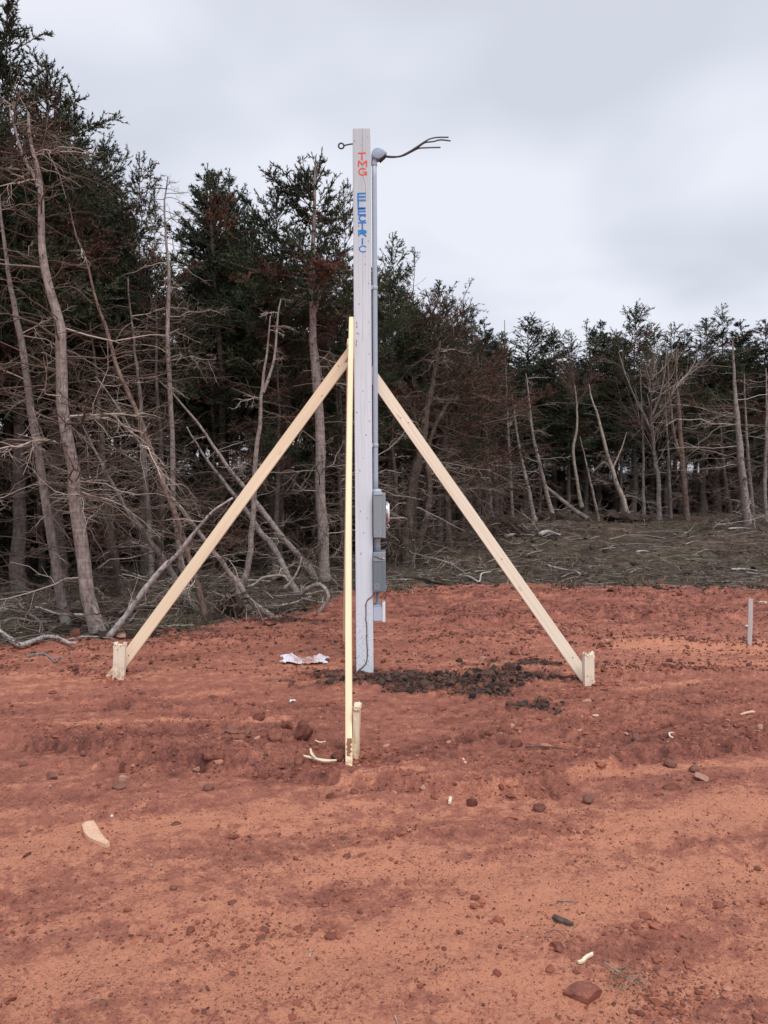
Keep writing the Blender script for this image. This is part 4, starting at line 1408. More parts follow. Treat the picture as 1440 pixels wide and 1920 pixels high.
fallen('gnarled_branch', 'gnarled dark branch on the dirt left of the left stake', [(-6, 1194), (18, 1205), (36, 1217), (60, 1212), (86, 1203), (110, 1205), (130, 1212), (142, 1217)], 11, M_silver, lift=.03, twigs=9, seed=5)
fallen('dead_branch', 'small dark forked branch lying on red dirt below the gnarled one', [(52, 1232), (68, 1226), (82, 1225), (94, 1233), (104, 1242), (110, 1234), (120, 1233)], 6, M_barkgrey, seed=6)
fallen('dead_branch', 'long thin twig curving over the dirt to the left stake', [(130, 1203), (160, 1198), (190, 1199), (214, 1202)], 3, M_silver, lift=.02, seed=7)
fallen('dead_branch', 'pale branch jutting low from the brush across the grey trunk', [(170, 1160), (155, 1153), (130, 1152), (105, 1150), (80, 1141), (66, 1138)], 6, M_silver, Yd=7.85, seed=8)
fallen('dead_branch', 'broken grey branches heaped at the foot of the brush, lower one', [(8, 1175), (30, 1170), (60, 1175), (88, 1182)], 7, M_barkgrey, lift=.05, twigs=6, seed=9)
fallen('dead_branch', 'brush branch with raised twigs behind the gnarled branch', [(20, 1150), (50, 1165), (75, 1180), (74, 1200)], 6, M_barkgrey, lift=.06, twigs=9, seed=10)
fallen('fallen_log', 'dark half buried log at the dirt edge right of the boxes', [(755, 1086), (790, 1090), (820, 1096), (845, 1101)], 11, M_barkdark, lift=.0, seed=11)
fallen('dead_branch', 'pale bent branch lying at the dirt edge under the right brace', [(858, 1082), (880, 1087), (898, 1095), (903, 1087), (920, 1085)], 5, M_silver, lift=.02, zoff=[0, 0, 0, .05, .05], seed=12)
fallen('dead_branch', 'long pale branch on the brush right of the right brace', [(1028, 1068), (1050, 1075), (1078, 1081), (1088, 1086)], 6, M_silver, lift=.03, twigs=5, seed=13)
fallen('bleached_branch', 'bleached curved branch on the brush, left one of the pale pair', [(948, 1013), (965, 1004), (985, 1004), (1000, 1009)], 6, M_silver, lift=.03, seed=14)
fallen('bleached_branch', 'thick bleached log lying right of the curved bleached branch', [(1012, 1010), (1028, 1004), (1050, 1008)], 9, M_silver, lift=.04, twigs=8, seed=15)
fallen('dead_branch', 'pale stick lying alone on the mossy clearing', [(1192, 1041), (1205, 1039), (1216, 1038)], 4, M_silver, lift=.02, seed=16)
fallen('dead_branch', 'straight pale stick near the thick trunk of the far row', [(1366, 993), (1386, 993), (1406, 995)], 4, M_silver, lift=.03, seed=17)
fallen('dead_branch', 'forked pale branch lying by the picture edge on the brush', [(1372, 1075), (1395, 1072), (1420, 1075)], 5, M_silver, lift=.03, twigs=4, seed=18)
fallen('dead_branch', 'twisted branch propped before the torn root mass behind the right brace', [(957, 972), (972, 985), (990, 996), (1005, 1001)], 5, M_barkgrey, lift=.12, seed=19)
fallen('fallen_pole', 'thin fallen pole slanting down toward the leaning pale trunk', [(1022, 912), (1050, 935), (1075, 955), (1102, 973)], 7, M_barkgrey, Yd=[21.6, 21.3, 21, 20.7], taper=1.3, twigs=10, seed=20)
fallen('fallen_pole', 'fallen grey pole lying behind the right brace toward the root mass', [(860, 918), (880, 950), (897, 975), (905, 985)], 10, M_barkgrey, Yd=[17.6, 17.2, 17, 16.9], taper=1.2, seed=21)
for k in range(26):
    g_ = (rng.uniform(745, 1440), rng.uniform(992, 1088))
    dx, dy_ = rng.uniform(18, 46), rng.normal(0, 5)
    fallen('dead_stick', 'grey brown dead stick lying on the cleared brush ground', [(g_[0] - dx / 2, g_[1] - dy_), (g_[0], g_[1] + rng.normal(0, 3)), (g_[0] + dx / 2, g_[1] + dy_)], rng.uniform(1.8, 3.6), [M_barkgrey, M_bark, M_barkgrey, M_barkpale][k % 4],
           lift=.02, group='dead sticks on the cleared brush ground', cat='stick', seed=40 + k)
for k in range(16):
    g_ = (rng.uniform(230, 600), rng.uniform(1085, 1160))
    dx, dy_ = rng.uniform(25, 70), rng.normal(0, 8)
    fallen('dead_stick', 'grey dead stick in the brush under the leaning trunks', [(g_[0] - dx / 2, g_[1] - dy_), (g_[0], g_[1] + rng.normal(0, 4)), (g_[0] + dx / 2, g_[1] + dy_)], rng.uniform(3, 5.5), [M_barkgrey, M_silver, M_bark][k % 3],
           lift=.04, group='dead sticks under the leaning trunks', cat='stick', twigs=4, seed=80 + k, Lt=(.1, .35))


def brush_pile(label, px, py, wpx, n_, Lr, seed):
    rng_ = np.random.default_rng(6000 + seed)
    g_ = G(px, py)
    g_[2] = float(floor_h(g_[:1], g_[1:2])[0])
    w = wpx / 1440 * g_[1]
    t = thing('brush_pile', label, 'brush pile', tuple(g_))
    P_b = np.column_stack([np.linspace(-w / 2, w / 2, 9), rng_.normal(0, .12, 9), .05 + .06 * rng_.random(9)])
    acc = Acc()
    dead_limbs(acc, P_b, np.full(9, .01), 0, 1, n_, Lr, rng_, (rng_.normal(0, .5), -.2), (-4, 40), 6, 1.8)
    ob('twigs', acc.mesh('twigs', [M_twig]), t)['kind'] = 'stuff'
    return t


for k, (px, py, w_, n_, lr_, lb) in enumerate([(800, 1050, 90, 26, (.25, .8), 'tangle of grey brush at the foot of the twin stemmed tree'), (868, 1012, 90, 26, (.3, .9), 'brush heap just left of the right brace'),
                                               (965, 1030, 60, 16, (.25, .7), 'low brush heap below the curved bleached branch'), (1040, 998, 80, 26, (.3, .9), 'brush heap round the thick bleached log'),
                                               (1095, 975, 70, 22, (.3, .9), 'twiggy brush heap at the foot of the birch'), (1250, 990, 90, 20, (.3, .8), 'brush strewn before the bare hardwood'),
                                               (1345, 990, 90, 24, (.3, .9), 'brush strewn before the thickest trunk of the far row'), (1060, 1080, 80, 16, (.2, .6), 'dark brush scraps along the dirt edge behind the right brace'),
                                               (1300, 1078, 110, 16, (.2, .6), 'brush scraps along the dirt edge toward the survey stake'), (880, 1075, 70, 16, (.2, .6), 'low brush along the dirt edge right of the boxes'),
                                               (60, 1165, 110, 26, (.25, .8), 'brush heap behind the gnarled branch at the edge of the dirt'), (300, 1150, 110, 26, (.25, .8), 'brush heap under the silvery leaning sapling')]):
    brush_pile(lb, px, py, w_, n_, lr_, k)


# ------------------------------------------------------------------ rocks
def rock_mesh(name, size, m, seed, sub=2, facets=5):
    rng_ = np.random.default_rng(9000 + seed)
    bm = bmesh.new()
    bmesh.ops.create_icosphere(bm, subdivisions=sub + 1, radius=1.0)
    pl = nrm(rng_.standard_normal((facets + 3, 3)))
    dd = rng_.uniform(.45, .85, facets + 3)
    for v in bm.verts:
        p = np.array(v.co)
        for q_, e_ in zip(pl, dd):
            k = p @ q_ - e_
            if k > 0:
                p = p - q_ * k
        a = perlin(np.array([p[0] * 2.3 + seed]), np.array([p[1] * 2.3 + p[2] * 1.7]), 7)[0]
        p = p * (1 + .10 * a + rng_.normal(0, .012))
        v.co = Vector(p * np.array(size) / 2)
    return bm_mesh(name, bm, [m], False)


def rock(label, px, py, wpx, hpx, m=None, depth=.8, sink=.30, seed=0, rz=0.0, name='rock', group=None, tilt=(0, 0)):
    """px,py: middle of the foot of the rock"""
    g_ = G(px, py)
    w = wpx * .92 / 1440 * g_[1]
    h = hpx / 1440 * g_[1]
    if not label.startswith('largest'):
        sink = max(sink, .42)
    me = rock_mesh(name, (w, w * depth, h * 1.35), m or M_rock, seed)
    yy = g_[1] + w * depth * .35
    o = ob(name, me, None, (g_[0], yy, float(floor_h(np.array([g_[0]]), np.array([yy]))[0]) + h * (.5 - sink * .5)))
    o.rotation_euler = (tilt[0], tilt[1], rz)
    return tag(o, label, 'rock', group)


rock('largest upright red boulder left of the front brace foot', 569, 1389, 42, 36, depth=.85, seed=12, rz=.4, sink=.15, tilt=(.3, .5))
rock('squat angular stone just left of the largest boulder', 516, 1395, 36, 20, depth=.9, seed=2, rz=.2)
rock('flat topped red stone behind the squat angular stone', 538, 1368, 32, 22, depth=.9, seed=3, rz=1.1)
rock('flat reddish slab behind and left of the flat topped stone', 484, 1350, 26, 12, depth=1, seed=4)
rock('pair of low grey slabs left of the squat stone, larger one', 432, 1383, 30, 11, M_rockgrey, seed=5)
rock('small dark slab between the grey slab and the squat stone', 461, 1383, 22, 10, M_rockgrey, seed=6, rz=.5)
rock('rounded orange stone leaning at the foot of the front brace', 633, 1424, 30, 20, seed=7, rz=-.3)
rock('small cube like stone right of the front brace foot', 684, 1419, 15, 13, seed=8, rz=.6)
rock('dark rough stone under the pale splinters', 563, 1446, 28, 20, seed=9)
rock('small round stone left of the pale splinters', 546, 1449, 15, 12, M_rockgrey, seed=10)
rock('small dark stone above the pale splinters', 497, 1429, 14, 11, M_rockgrey, seed=11)
rock('cluster of stones in the mid left dirt, biggest of them', 390, 1434, 30, 14, seed=12)
rock('pale stone at the near end of the mid left cluster', 367, 1437, 16, 9, M_rockpale, seed=13)
rock('brown stone at the far end of the mid left cluster', 410, 1434, 24, 13, seed=14, rz=.7)
rock('grey flat stone below the mid left cluster', 391, 1478, 26, 13, M_rockgrey, seed=15)
rock('upright tooth like red stone left of the mid left cluster', 228, 1442, 13, 24, depth=.8, seed=16, sink=.2)
rock('dark stone touching the left of two small dark stones on bare dirt', 154, 1424, 14, 11, M_rockgrey, seed=17)
rock('right of two small dark stones on bare dirt', 166, 1421, 12, 9, M_rockgrey, seed=18)
rock('dark rounded stone at the left with two stones beside it', 94, 1460, 27, 16, M_rockgrey, seed=19, depth=.6)
rock('small dark stone beside the dark rounded stone', 114, 1449, 12, 7, M_rockgrey, seed=20)
rock('low dark stone far left on bare dirt', 41, 1435, 20, 8, M_rockgrey, seed=21)
rock('pale flat topped stone by the tooth like stone', 230, 1462, 25, 12, M_rockpale, seed=22, depth=.7)
rock('low brown stone beneath the pale flat topped stone', 222, 1471, 32, 10, M_rockgrey, seed=23)
rock('small pale pebble left of the low brown stone', 92, 1474, 9, 5, M_rockpale, seed=24, name='pebble')
rock('angular dark stone alone on smooth dirt at the right', 1261, 1432, 31, 15, M_rockgrey, seed=25, depth=.8)
rock('rounded dark stone up the slope from the angular dark stone', 1195, 1399, 20, 15, M_rockgrey, seed=26)
rock('grey pink slab tilted on the rut edge at the right', 1318, 1458, 30, 14, M_rockpale, seed=27, rz=-.6, tilt=(.3, .2))
rock('brown slab beside the grey pink slab', 1302, 1444, 26, 12, M_rockgrey, seed=28, rz=-.4)
rock('half buried dark stone in the rut bank below the slabs', 1264, 1476, 38, 14, seed=29, rz=-.5)
rock('big smooth brown stone half buried at the bottom of the picture', 1097, 1860, 84, 34, M_rock, depth=.62, seed=63, sink=.5, rz=-.1)
rock('flat brown slab by the thin root in the near dirt', 1046, 1780, 38, 16, seed=31, sink=.75)
rock('pale pebble under the berm left of the middle', 738, 1478, 16, 8, M_rockpale, seed=32, name='pebble')
rock('dark pebble left of the pale pebble under the berm', 714, 1480, 18, 11, M_rockgrey, seed=33, name='pebble')
rock('tan pebble right of the pale pebble under the berm', 793, 1483, 18, 7, M_rockpale, seed=34, name='pebble')
rock('reddish stone below the front brace foot', 662, 1484, 24, 12, seed=35)
rock('flat red stone below the reddish stone', 622, 1494, 30, 13, seed=36, rz=.8)
rock('brown stone in the berm right of the middle', 885, 1505, 26, 15, seed=37)
rock('flat slab in the berm near the right stake line', 1108, 1497, 32, 17, M_rockgrey, seed=38, rz=.4)
rock('dark slab low in the berm left of the flat slab', 1012, 1510, 32, 10, seed=39)
rock('stone standing in rough dirt below the dark topsoil', 970, 1406, 28, 15, seed=40, rz=.4)
rock('flat stone in rough dirt left of the standing stone', 925, 1390, 36, 14, seed=41, rz=.2)
rock('red round lump at the brush edge by the thickest pale trunk', 139, 1194, 24, 20, M_rock, seed=42, sink=.2)
rock('red lump at the brush edge behind the left brace', 312, 1184, 16, 11, seed=43)
rock('flat grey violet stone behind the left stake top', 228, 1197, 34, 8, M_rockpale, seed=44)
rock('red block on the brush line right of the right brace', 1150, 1112, 26, 11, seed=45)
rock('long red stone at the brush line under the mossy clearing', 1241, 1096, 20, 8, seed=46)
rock('red lump by the dark stump left of the front brace', 502, 1172, 20, 10, seed=47)
rock('dark clod like stone in front of the right stake line', 1013, 1313, 24, 13, M_rockgrey, seed=48)
rock('reddish stone behind the dark topsoil patch', 904, 1238, 18, 10, M_rockpale, seed=49)
rock('dark lump on red dirt above the topsoil patch', 965, 1226, 18, 14, seed=50)
rock('small dark pebble near the bottom edge', 381, 1889, 13, 12, M_rockgrey, seed=51, name='pebble')
rock('small black clod on smooth near dirt', 325, 1663, 18, 10, M_rockgrey, seed=52, name='clod')
rock('tiny white pebble above the wood chip', 209, 1523, 6, 5, M_white, seed=53, name='pebble')
rock('white pebble near the thin root in the near dirt', 1046, 1798, 8, 6, M_rockpale, seed=54, name='pebble')
rock('flat oval brown slab in smooth dirt above the wood chip', 327, 1541, 24, 6, seed=55)
rock('yellowish pebble near the picture edge at the right', 1427, 1382, 15, 9, M_rockpale, seed=56, name='pebble')

# ------------------------------------------------------------------ torn root plates
def root_plate(label, px, py, wpx, hpx, Yd, seed):
    rng_ = np.random.default_rng(7000 + seed)
    w, h = wpx / 1440 * Yd, hpx / 1440 * Yd
    g_ = at(px, py, Yd)
    t = thing('root_plate', label, 'stump', (g_[0], Yd, float(H0(g_[0], Yd))))
    for k in range(3):
        me = rock_mesh('soil_lump', (w * rng_.uniform(.45, .7), w * .5, h * rng_.uniform(.9, 1.3)), M_soil, 300 + seed * 7 + k)
        ob('soil_lump', me, t, ((k - 1) * w * .30, rng_.normal(0, .05), h * .42))
    acc = Acc()
    n_ = 26
    pos = np.stack([rng_.uniform(-w / 2, w / 2, n_), rng_.uniform(-.2, .1, n_), rng_.uniform(.1 * h, .9 * h, n_)], 1)
    d_ = nrm(pos * np.array([1, .3, .6]) + np.array([0, -.25, -.1]) + rng_.normal(0, .3, (n_, 3)))
    L_ = rng_.uniform(.2, .6, n_)
    P_r = batch(pos, d_, L_, 6, rng_, .12, UP[None] * rng_.normal(-.2, .2, (n_, 1)))
    V_, Q_ = tubes(P_r, (.012 * np.linspace(1, .3, 6))[None].repeat(n_, 0), 4)
    acc.q(V_, Q_, np.repeat(rng_.uniform(.1, .7, n_), 24))
    ob('roots', acc.mesh('roots', [M_twig]), t)['kind'] = 'stuff'


M_soil = plain('dark_root_soil', (0.055, 0.040, 0.032), .95, .1, 0, .5, 12)
root_plate('torn root plate of dark soil under the leaning pale trunk', 1180, 985, 78, 26, 20.2, 1)
root_plate('torn root mass of pale soil behind the right brace', 945, 990, 62, 34, 17.6, 2)
root_plate('low dark stump with torn roots at the dirt edge left of the braces', 436, 1158, 40, 50, 8.75, 4)
root_plate('low torn root heap left of the birch', 1030, 968, 70, 18, 20.8, 3)

# ------------------------------------------------------------------ utility post (its own leaning frame)
YF = 6.30                                                   # front face of the post
pb, pt = at(684, 1262, YF), at(677.5, 240, YF)
lean = math.atan2(pt[0] - pb[0], pt[2] - pb[2])
POST_W = .142
foot = Vector((pb[0], YF + POST_W / 2, pb[2]))
PM = Matrix.Translation(foot) @ Matrix.Rotation(lean, 4, 'Y')
PMi = PM.inverted()
HT = (pt - pb)[2] / math.cos(lean)


def pl(px, py, dy=0.0):
    """pixel -> post frame; dy is the depth behind the post's front face"""
    return PMi @ Vector(at(px, py, YF + dy))


def mounted(name, label, cat, org):
    t = thing(name, label, cat)
    t.matrix_world = PM @ Matrix.Translation(org)
    return t, Matrix.Translation(-Vector(org))


post = thing('utility_post', 'tall white painted square timber post with red and blue lettering', 'post')
post.matrix_world = PM
bm = bmesh.new()
h2 = POST_W / 2
add_box(bm, (-h2, -h2, -.35), (h2, h2, HT), .005, 2)
# chamfer the worn top edge a little and cut the boards into rows so that it is not dead straight
bmesh.ops.bisect_plane(bm, geom=bm.verts[:] + bm.edges[:] + bm.faces[:], plane_co=(0, 0, HT - .18), plane_no=(0, 0, 1))
for v in bm.verts:
    if v.co.z > HT - .10:
        v.co.x *= .965
ob('timber', bm_mesh('timber', bm, [M_post]), post)


def strip(pts_uv, width, z_off, M=None, seed=0, jit=0.0):
    """flat ribbon of paint: pts (x, z) in the post frame on the front face"""
    P2 = np.array(pts_uv, float)
    rng_ = np.random.default_rng(seed)
    T2 = np.gradient(P2, axis=0)
    T2 /= np.maximum(np.linalg.norm(T2, axis=1, keepdims=True), 1e-9)
    N2 = np.stack([-T2[:, 1], T2[:, 0]], 1)
    wj = width / 2 * (1 + jit * rng_.standard_normal(len(P2)))[:, None]
    a, b_ = P2 + N2 * wj, P2 - N2 * wj
    return a, b_


def letter(strokes, col, wd=.0125, seed=0):
    """strokes in pixels; each stroke is a polyline; overlapping strokes sit 0.3 mm apart"""
    Vv, Qq, n0 = [], [], 0
    ends = []
    for k, st in enumerate(strokes):
        closed_pts = []
        for (px, py) in st:
            q_ = pl(px, py)
            closed_pts.append((q_.x, q_.z))
        P2 = np.array(closed_pts)
        if len(P2) == 2:
            P2 = np.linspace(P2[0], P2[1], 7)
        elif len(P2) > 3:
            P2 = resample(np.column_stack([P2, np.zeros(len(P2))]), len(P2) * 4)[:, :2]
        rng_ = np.random.default_rng(seed * 13 + k)
        a, b_ = strip(P2, wd, 0, None, seed * 13 + k, .05)
        yv = -h2 - .0012 - .0004 * k
        m_ = len(P2)
        # front and back rows so that the coat has a thickness
        Vv += [(p[0], yv, p[1]) for p in a] + [(p[0], yv, p[1]) for p in b_]
        for i in range(m_ - 1):
            Qq.append((n0 + i, n0 + i + 1, n0 + m_ + i + 1, n0 + m_ + i))
        n0 += 2 * m_
    me = mesh_np('letter', np.array(Vv), np.array(Qq), None, [col], None, False)
    return ob('letter', me, post)


def arc(cx_, cy_, rx, ry, a0, a1, n_=9):
    return [(cx_ + rx * math.cos(math.radians(a)), cy_ + ry * math.sin(math.radians(a))) for a in np.linspace(a0, a1, n_)]


letter([[(671, 287.5), (686.5, 287)], [(678.6, 288), (678.2, 299.5)]], M_red, .011, 1)
letter([[(672, 313), (672.6, 301)], [(672.8, 301.5), (679.2, 309)], [(679.2, 309), (686.6, 301.5)], [(686.8, 301), (687, 313)]], M_red, .011, 2)
letter([arc(680, 322, 7.0, 6.3, -42, -325, 13), [(688, 323.0), (681.5, 323.0)], [(687.2, 322.6), (687, 328.5)]], M_red, .011, 3)
letter([[(671.2, 362), (671.4, 377.2)], [(670.0, 363.2), (686, 362.6)], [(671, 369), (685.4, 369)], [(670.5, 375.6), (686, 375.4)]], M_blue, .0135, 4)
letter([[(671.6, 377), (671.8, 391.5)], [(671, 390.3), (685.6, 390)]], M_blue, .0135, 5)
letter([[(672.0, 391), (672.2, 403.5)], [(671.6, 392), (685.0, 391.6)], [(672, 396.4), (686, 396.2)], [(672, 402.6), (686.4, 402.4)]], M_blue, .0115, 6)
letter([arc(680, 409.4, 6.6, 5.4, -35, -325, 12)], M_blue, .0125, 7)
letter([[(671.4, 417.8), (687, 417.4)], [(679.4, 418), (679.3, 431)]], M_blue, .0125, 8)
letter([[(672.6, 431.5), (673.0, 443)], [(672.6, 432.8), (680, 432), (686, 433.5), (685, 437), (679, 438), (673, 438)], [(679, 437.5), (686.8, 443)], [(675, 435), (684, 435)]], M_blue, .012, 9)
letter([[(679.6, 446.6), (679.4, 458.4)]], M_blue, .0125, 10)
letter([arc(680.6, 466.8, 6.8, 5.6, -30, -322, 12)], M_blue, .0095, 11)
# drying splits and scars on the front face
for k, (st, wd) in enumerate([([(680, 241), (680.4, 290), (680.8, 330), (684.5, 345), (685.5, 372)], .0022), ([(680.2, 470), (680.4, 540), (680.2, 640)], .0016), ([(668.5, 603), (669.5, 612), (667.5, 615)], .006),
                              ([(668, 624), (671, 625), (672.5, 628)], .007), ([(669, 637), (668, 645), (668.6, 649)], .005), ([(676, 1040), (677.5, 1036)], .005)]):
    P2 = np.array([(pl(*q_).x, pl(*q_).z) for q_ in st])
    P2 = resample(np.column_stack([P2, np.zeros(len(P2))]), len(P2) * 4)[:, :2]
    a, b_ = strip(P2, wd, 0, None, 70 + k, .35)
    m_ = len(P2)
    Vv = np.array([(p[0], -h2 - .0006, p[1]) for p in a] + [(p[0], -h2 - .0006, p[1]) for p in b_])
    Qq = np.array([(i, i + 1, m_ + i + 1, m_ + i) for i in range(m_ - 1)])
    ob('crack', mesh_np('crack', Vv, Qq, None, [M_crack], None, False), post)

# eye bolt through the post top
c0 = pl(663, 269.6, .07)
t, off = mounted('eye_bolt', 'dark iron eye bolt sticking out of the post top', 'bolt', c0)
me = tube_mesh('shank', [(0, 0, 0)] + [tuple(pl(px, py, .07) - c0) for px, py in ((656, 270.5), (649, 272), (644.5, 273))], .0060, [M_iron], 8)
ob('shank', me, t)
rc = pl(639.8, 273.6, .07) - c0
ring = [tuple(rc + Vector((.0215 * math.cos(a), 0, .0215 * math.sin(a)))) for a in np.linspace(-.25, 2 * math.pi - .25, 22)]
ob('ring', tube_mesh('ring', ring, .0068, [M_iron], 8, 60), t)

# service conduit with weatherhead
dC = POST_W / 2
cb_, ct_ = pl(704.6, 926, dC), pl(701.6, 297, dC)
t, off = mounted('service_conduit', 'grey plastic conduit up the right side of the white post with a hooded weatherhead', 'conduit', cb_)


def lp(px, py, dy=dC):
    return pl(px, py, dy) - cb_


ob('pipe', tube_mesh('pipe', [tuple(lp(704.6, 928)), tuple(lp(703.2, 620)), tuple(lp(701.6, 300))], .0205, [M_pvc], 18, 20), t)
for px0, py0, hh in ((701.6, 306, .045), (701.9, 299.5, .03), (702.9, 540, .030), (704.2, 835, .030)):
    bm = bmesh.new()
    q_ = lp(px0, py0)
    add_lathe(bm, [(.0225, -hh / 2), (.0242, -hh / 2 + .004), (.0242, hh / 2 - .004), (.0225, hh / 2)], 'Z', q_, 20)
    ob('coupling', bm_mesh('coupling', bm, [M_pvc], True), t)
for py0 in (540, 835):                                       # strap ear screwed to the post
    q_ = lp(698.6, py0)
    bm = bmesh.new()
    add_box(bm, q_ + Vector((-.012, -.028, -.016)), q_ + Vector((.004, .028, .016)), .002, 1)
    ob('strap', bm_mesh('strap', bm, [M_pvc]), t)
prof = [(696.6, 299), (696.2, 292), (698.2, 285.6), (702.5, 281), (708, 279.3), (714, 281), (719.8, 284.6), (725.2, 288.8), (722.6, 292.2), (716.6, 297.4), (711.6, 301), (708.6, 301.6), (707, 299)]
bm = bmesh.new()
fr = [bm.verts.new(lp(px, py) + Vector((0, -.036, 0))) for px, py in prof]
bk = [bm.verts.new(lp(px, py) + Vector((0, .036, 0))) for px, py in prof]
bm.faces.new(fr)
bm.faces.new(bk[::-1])
for i in range(len(prof)):
    bm.faces.new((fr[i], bk[i], bk[(i + 1) % len(prof)], fr[(i + 1) % len(prof)]))
es = [e_ for e_ in bm.edges if e_.verts[0].co.y == e_.verts[1].co.y]
bmesh.ops.bevel(bm, geom=es, offset=.008, segments=3, affect='EDGES', profile=.5)
hd = ob('weatherhead', bm_mesh('weatherhead', bm, [M_head], True), t)
bm = bmesh.new()
pa, pb_ = lp(721.0, 292.6), lp(711.4, 301.4)
nv = Vector((pa.z - pb_.z, 0, -(pa.x - pb_.x))).normalized()
vs = [bm.verts.new(p + Vector((0, y_, 0)) + nv * k) for k in (-.004, .012) for p, y_ in ((pa, -.027), (pb_, -.027), (pb_, .027), (pa, .027))]
for f_ in ((0, 1, 2, 3), (7, 6, 5, 4), (0, 4, 5, 1), (1, 5, 6, 2), (2, 6, 7, 3), (3, 7, 4, 0)):
    bm.faces.new([vs[i] for i in f_])
ob('insulator', bm_mesh('insulator', bm, [M_hole]), hd)
wires = [[(717, 292), (724, 292.5), (736, 293.5), (750, 292.6), (766, 285), (782, 275), (794, 267), (806, 260.5), (820, 257.6), (841, 257.4)],
         [(717, 294), (724, 294.5), (738, 294.6), (752, 293.2), (768, 286.4), (784, 276), (797, 267.5), (812, 265.5), (826, 262.3), (845, 264.2)],
         [(717, 293), (726, 294.6), (740, 294.9), (756, 292), (770, 285.4), (784, 278.5), (796, 277.2), (812, 276.6), (826, 276.4)]]
for k, wp in enumerate(wires):
    me = tube_mesh('wire', [tuple(lp(px, py, dC + (-.010 + .010 * k))) for px, py in wp], .0062, [M_cable], 8, 40)
    ob('wire', me, t)


# meter socket
def frame_box(x0, y0, x1, y1, d0, d1):
    """pixel rectangle on the side facing the lens -> local box corners; d is the depth behind the post front"""
    a, b_ = pl(x0, y1, d0), pl(x1, y0, d0)
    return Vector((a.x, a.y, a.z)), Vector((b_.x, b_.y + (d1 - d0), b_.z))


lo, hi = frame_box(700.2, 1008.5, 721.5, 925, -.055, .195) if False else frame_box(700.2, 925, 721.5, 1008.5, -.055, .195)
org = Vector(((lo.x + hi.x) / 2, (lo.y + hi.y) / 2, lo.z))
t, off = mounted('meter_box', 'upper grey steel electric meter box on the side of the white post', 'meter box', org)
lo, hi = lo - org, hi - org
bm = bmesh.new()
add_box(bm, lo, hi, .004, 2)
ob('body', bm_mesh('body', bm, [M_steel]), t)
bm = bmesh.new()
add_box(bm, (hi.x - .018, lo.y - .004, lo.z - .003), (hi.x + .006, hi.y + .004, hi.z + .002), .003, 2)
ob('cover', bm_mesh('cover', bm, [M_steel]), t)
bm = bmesh.new()
add_box(bm, (lo.x + .002, lo.y - .005, hi.z - .014), (hi.x - .018, hi.y + .003, hi.z + .005), .003, 2)
ob('top_flange', bm_mesh('top_flange', bm, [M_pvc]), t)
bm = bmesh.new()
add_lathe(bm, [(.040, hi.z + .004), (.040, hi.z + .018), (.030, hi.z + .030), (.026, hi.z + .034)], 'Z', (lo.x + .030, 0, 0), 20)
ob('hub', bm_mesh('hub', bm, [M_pvc], True), t)
mz = pl(720, 962).z - org.z
bm = bmesh.new()
add_lathe(bm, [(.095, hi.x + .006), (.095, hi.x + .020), (.088, hi.x + .026), (.080, hi.x + .026)], 'X', (0, 0, mz), 32)
rg = ob('meter_ring', bm_mesh('meter_ring', bm, [M_chrome], True), t)
bm = bmesh.new()
add_lathe(bm, [(.079, hi.x + .020), (.079, hi.x + .034), (.070, hi.x + .038), (.01, hi.x + .039)], 'X', (0, 0, mz), 32)
ob('cover_plate', bm_mesh('cover_plate', bm, [M_white], True), rg)
q_ = pl(727, 987, .07) - org
rr = [tuple(q_ + Vector((.013 * math.cos(a), 0, .013 * math.sin(a)))) for a in np.linspace(0, 2 * math.pi, 14)]
ob('lock_ring', tube_mesh('lock_ring', rr, .004, [M_chrome], 6, 30), t)


def knockout(parent, ctr, radii):
    for r_ in radii:
        rr_ = [tuple(ctr + Vector((r_ * math.cos(a), 0, r_ * math.sin(a)))) for a in np.linspace(0, 2 * math.pi, 18)]
        ob('knockout', tube_mesh('knockout', rr_, .0013, [M_pvc], 5, 40, False), parent)


q_ = pl(709.8, 996.5, -.055) - org
knockout(t, Vector((q_.x, lo.y - .0003, q_.z)), (.026, .014))

# nipple between the boxes
n0_, n1_ = pl(707, 1036, dC), pl(706.5, 1009, dC)
t, off = mounted('conduit_nipple', 'short grey pipe joint between the two grey boxes', 'pipe', n0_)
dz = n1_.z - n0_.z
bm = bmesh.new()
add_lathe(bm, [(.029, 0), (.029, dz * .38), (.031, dz * .40), (.031, dz * .46), (.027, dz * .50), (.027, dz * .72), (.033, dz * .95), (.034, dz)], 'Z', (0, 0, 0), 24)
ob('pipe', bm_mesh('pipe', bm, [M_pvc], True), t)

# disconnect box
lo, hi = frame_box(700.0, 1037, 722.0, 1109.5, -.045, .185)
org = Vector(((lo.x + hi.x) / 2, (lo.y + hi.y) / 2, lo.z))
t, off = mounted('disconnect_box', 'lower darker grey steel switch box under the meter box', 'switch box', org)
lo, hi = lo - org, hi - org
bm = bmesh.new()
add_box(bm, lo, hi, .004, 2)
ob('body', bm_mesh('body', bm, [M_steeld]), t)
zc = pl(710, 1053, -.045).z - org.z
bm = bmesh.new()
add_box(bm, (lo.x + .001, lo.y - .005, zc), (hi.x + .004, hi.y + .004, hi.z + .004), .004, 2)
ob('top_cover', bm_mesh('top_cover', bm, [M_steel]), t)
bm = bmesh.new()
add_box(bm, (hi.x - .020, lo.y - .004, lo.z - .003), (hi.x + .005, hi.y + .004, zc - .003), .003, 2)
ob('door', bm_mesh('door', bm, [M_steeld]), t)
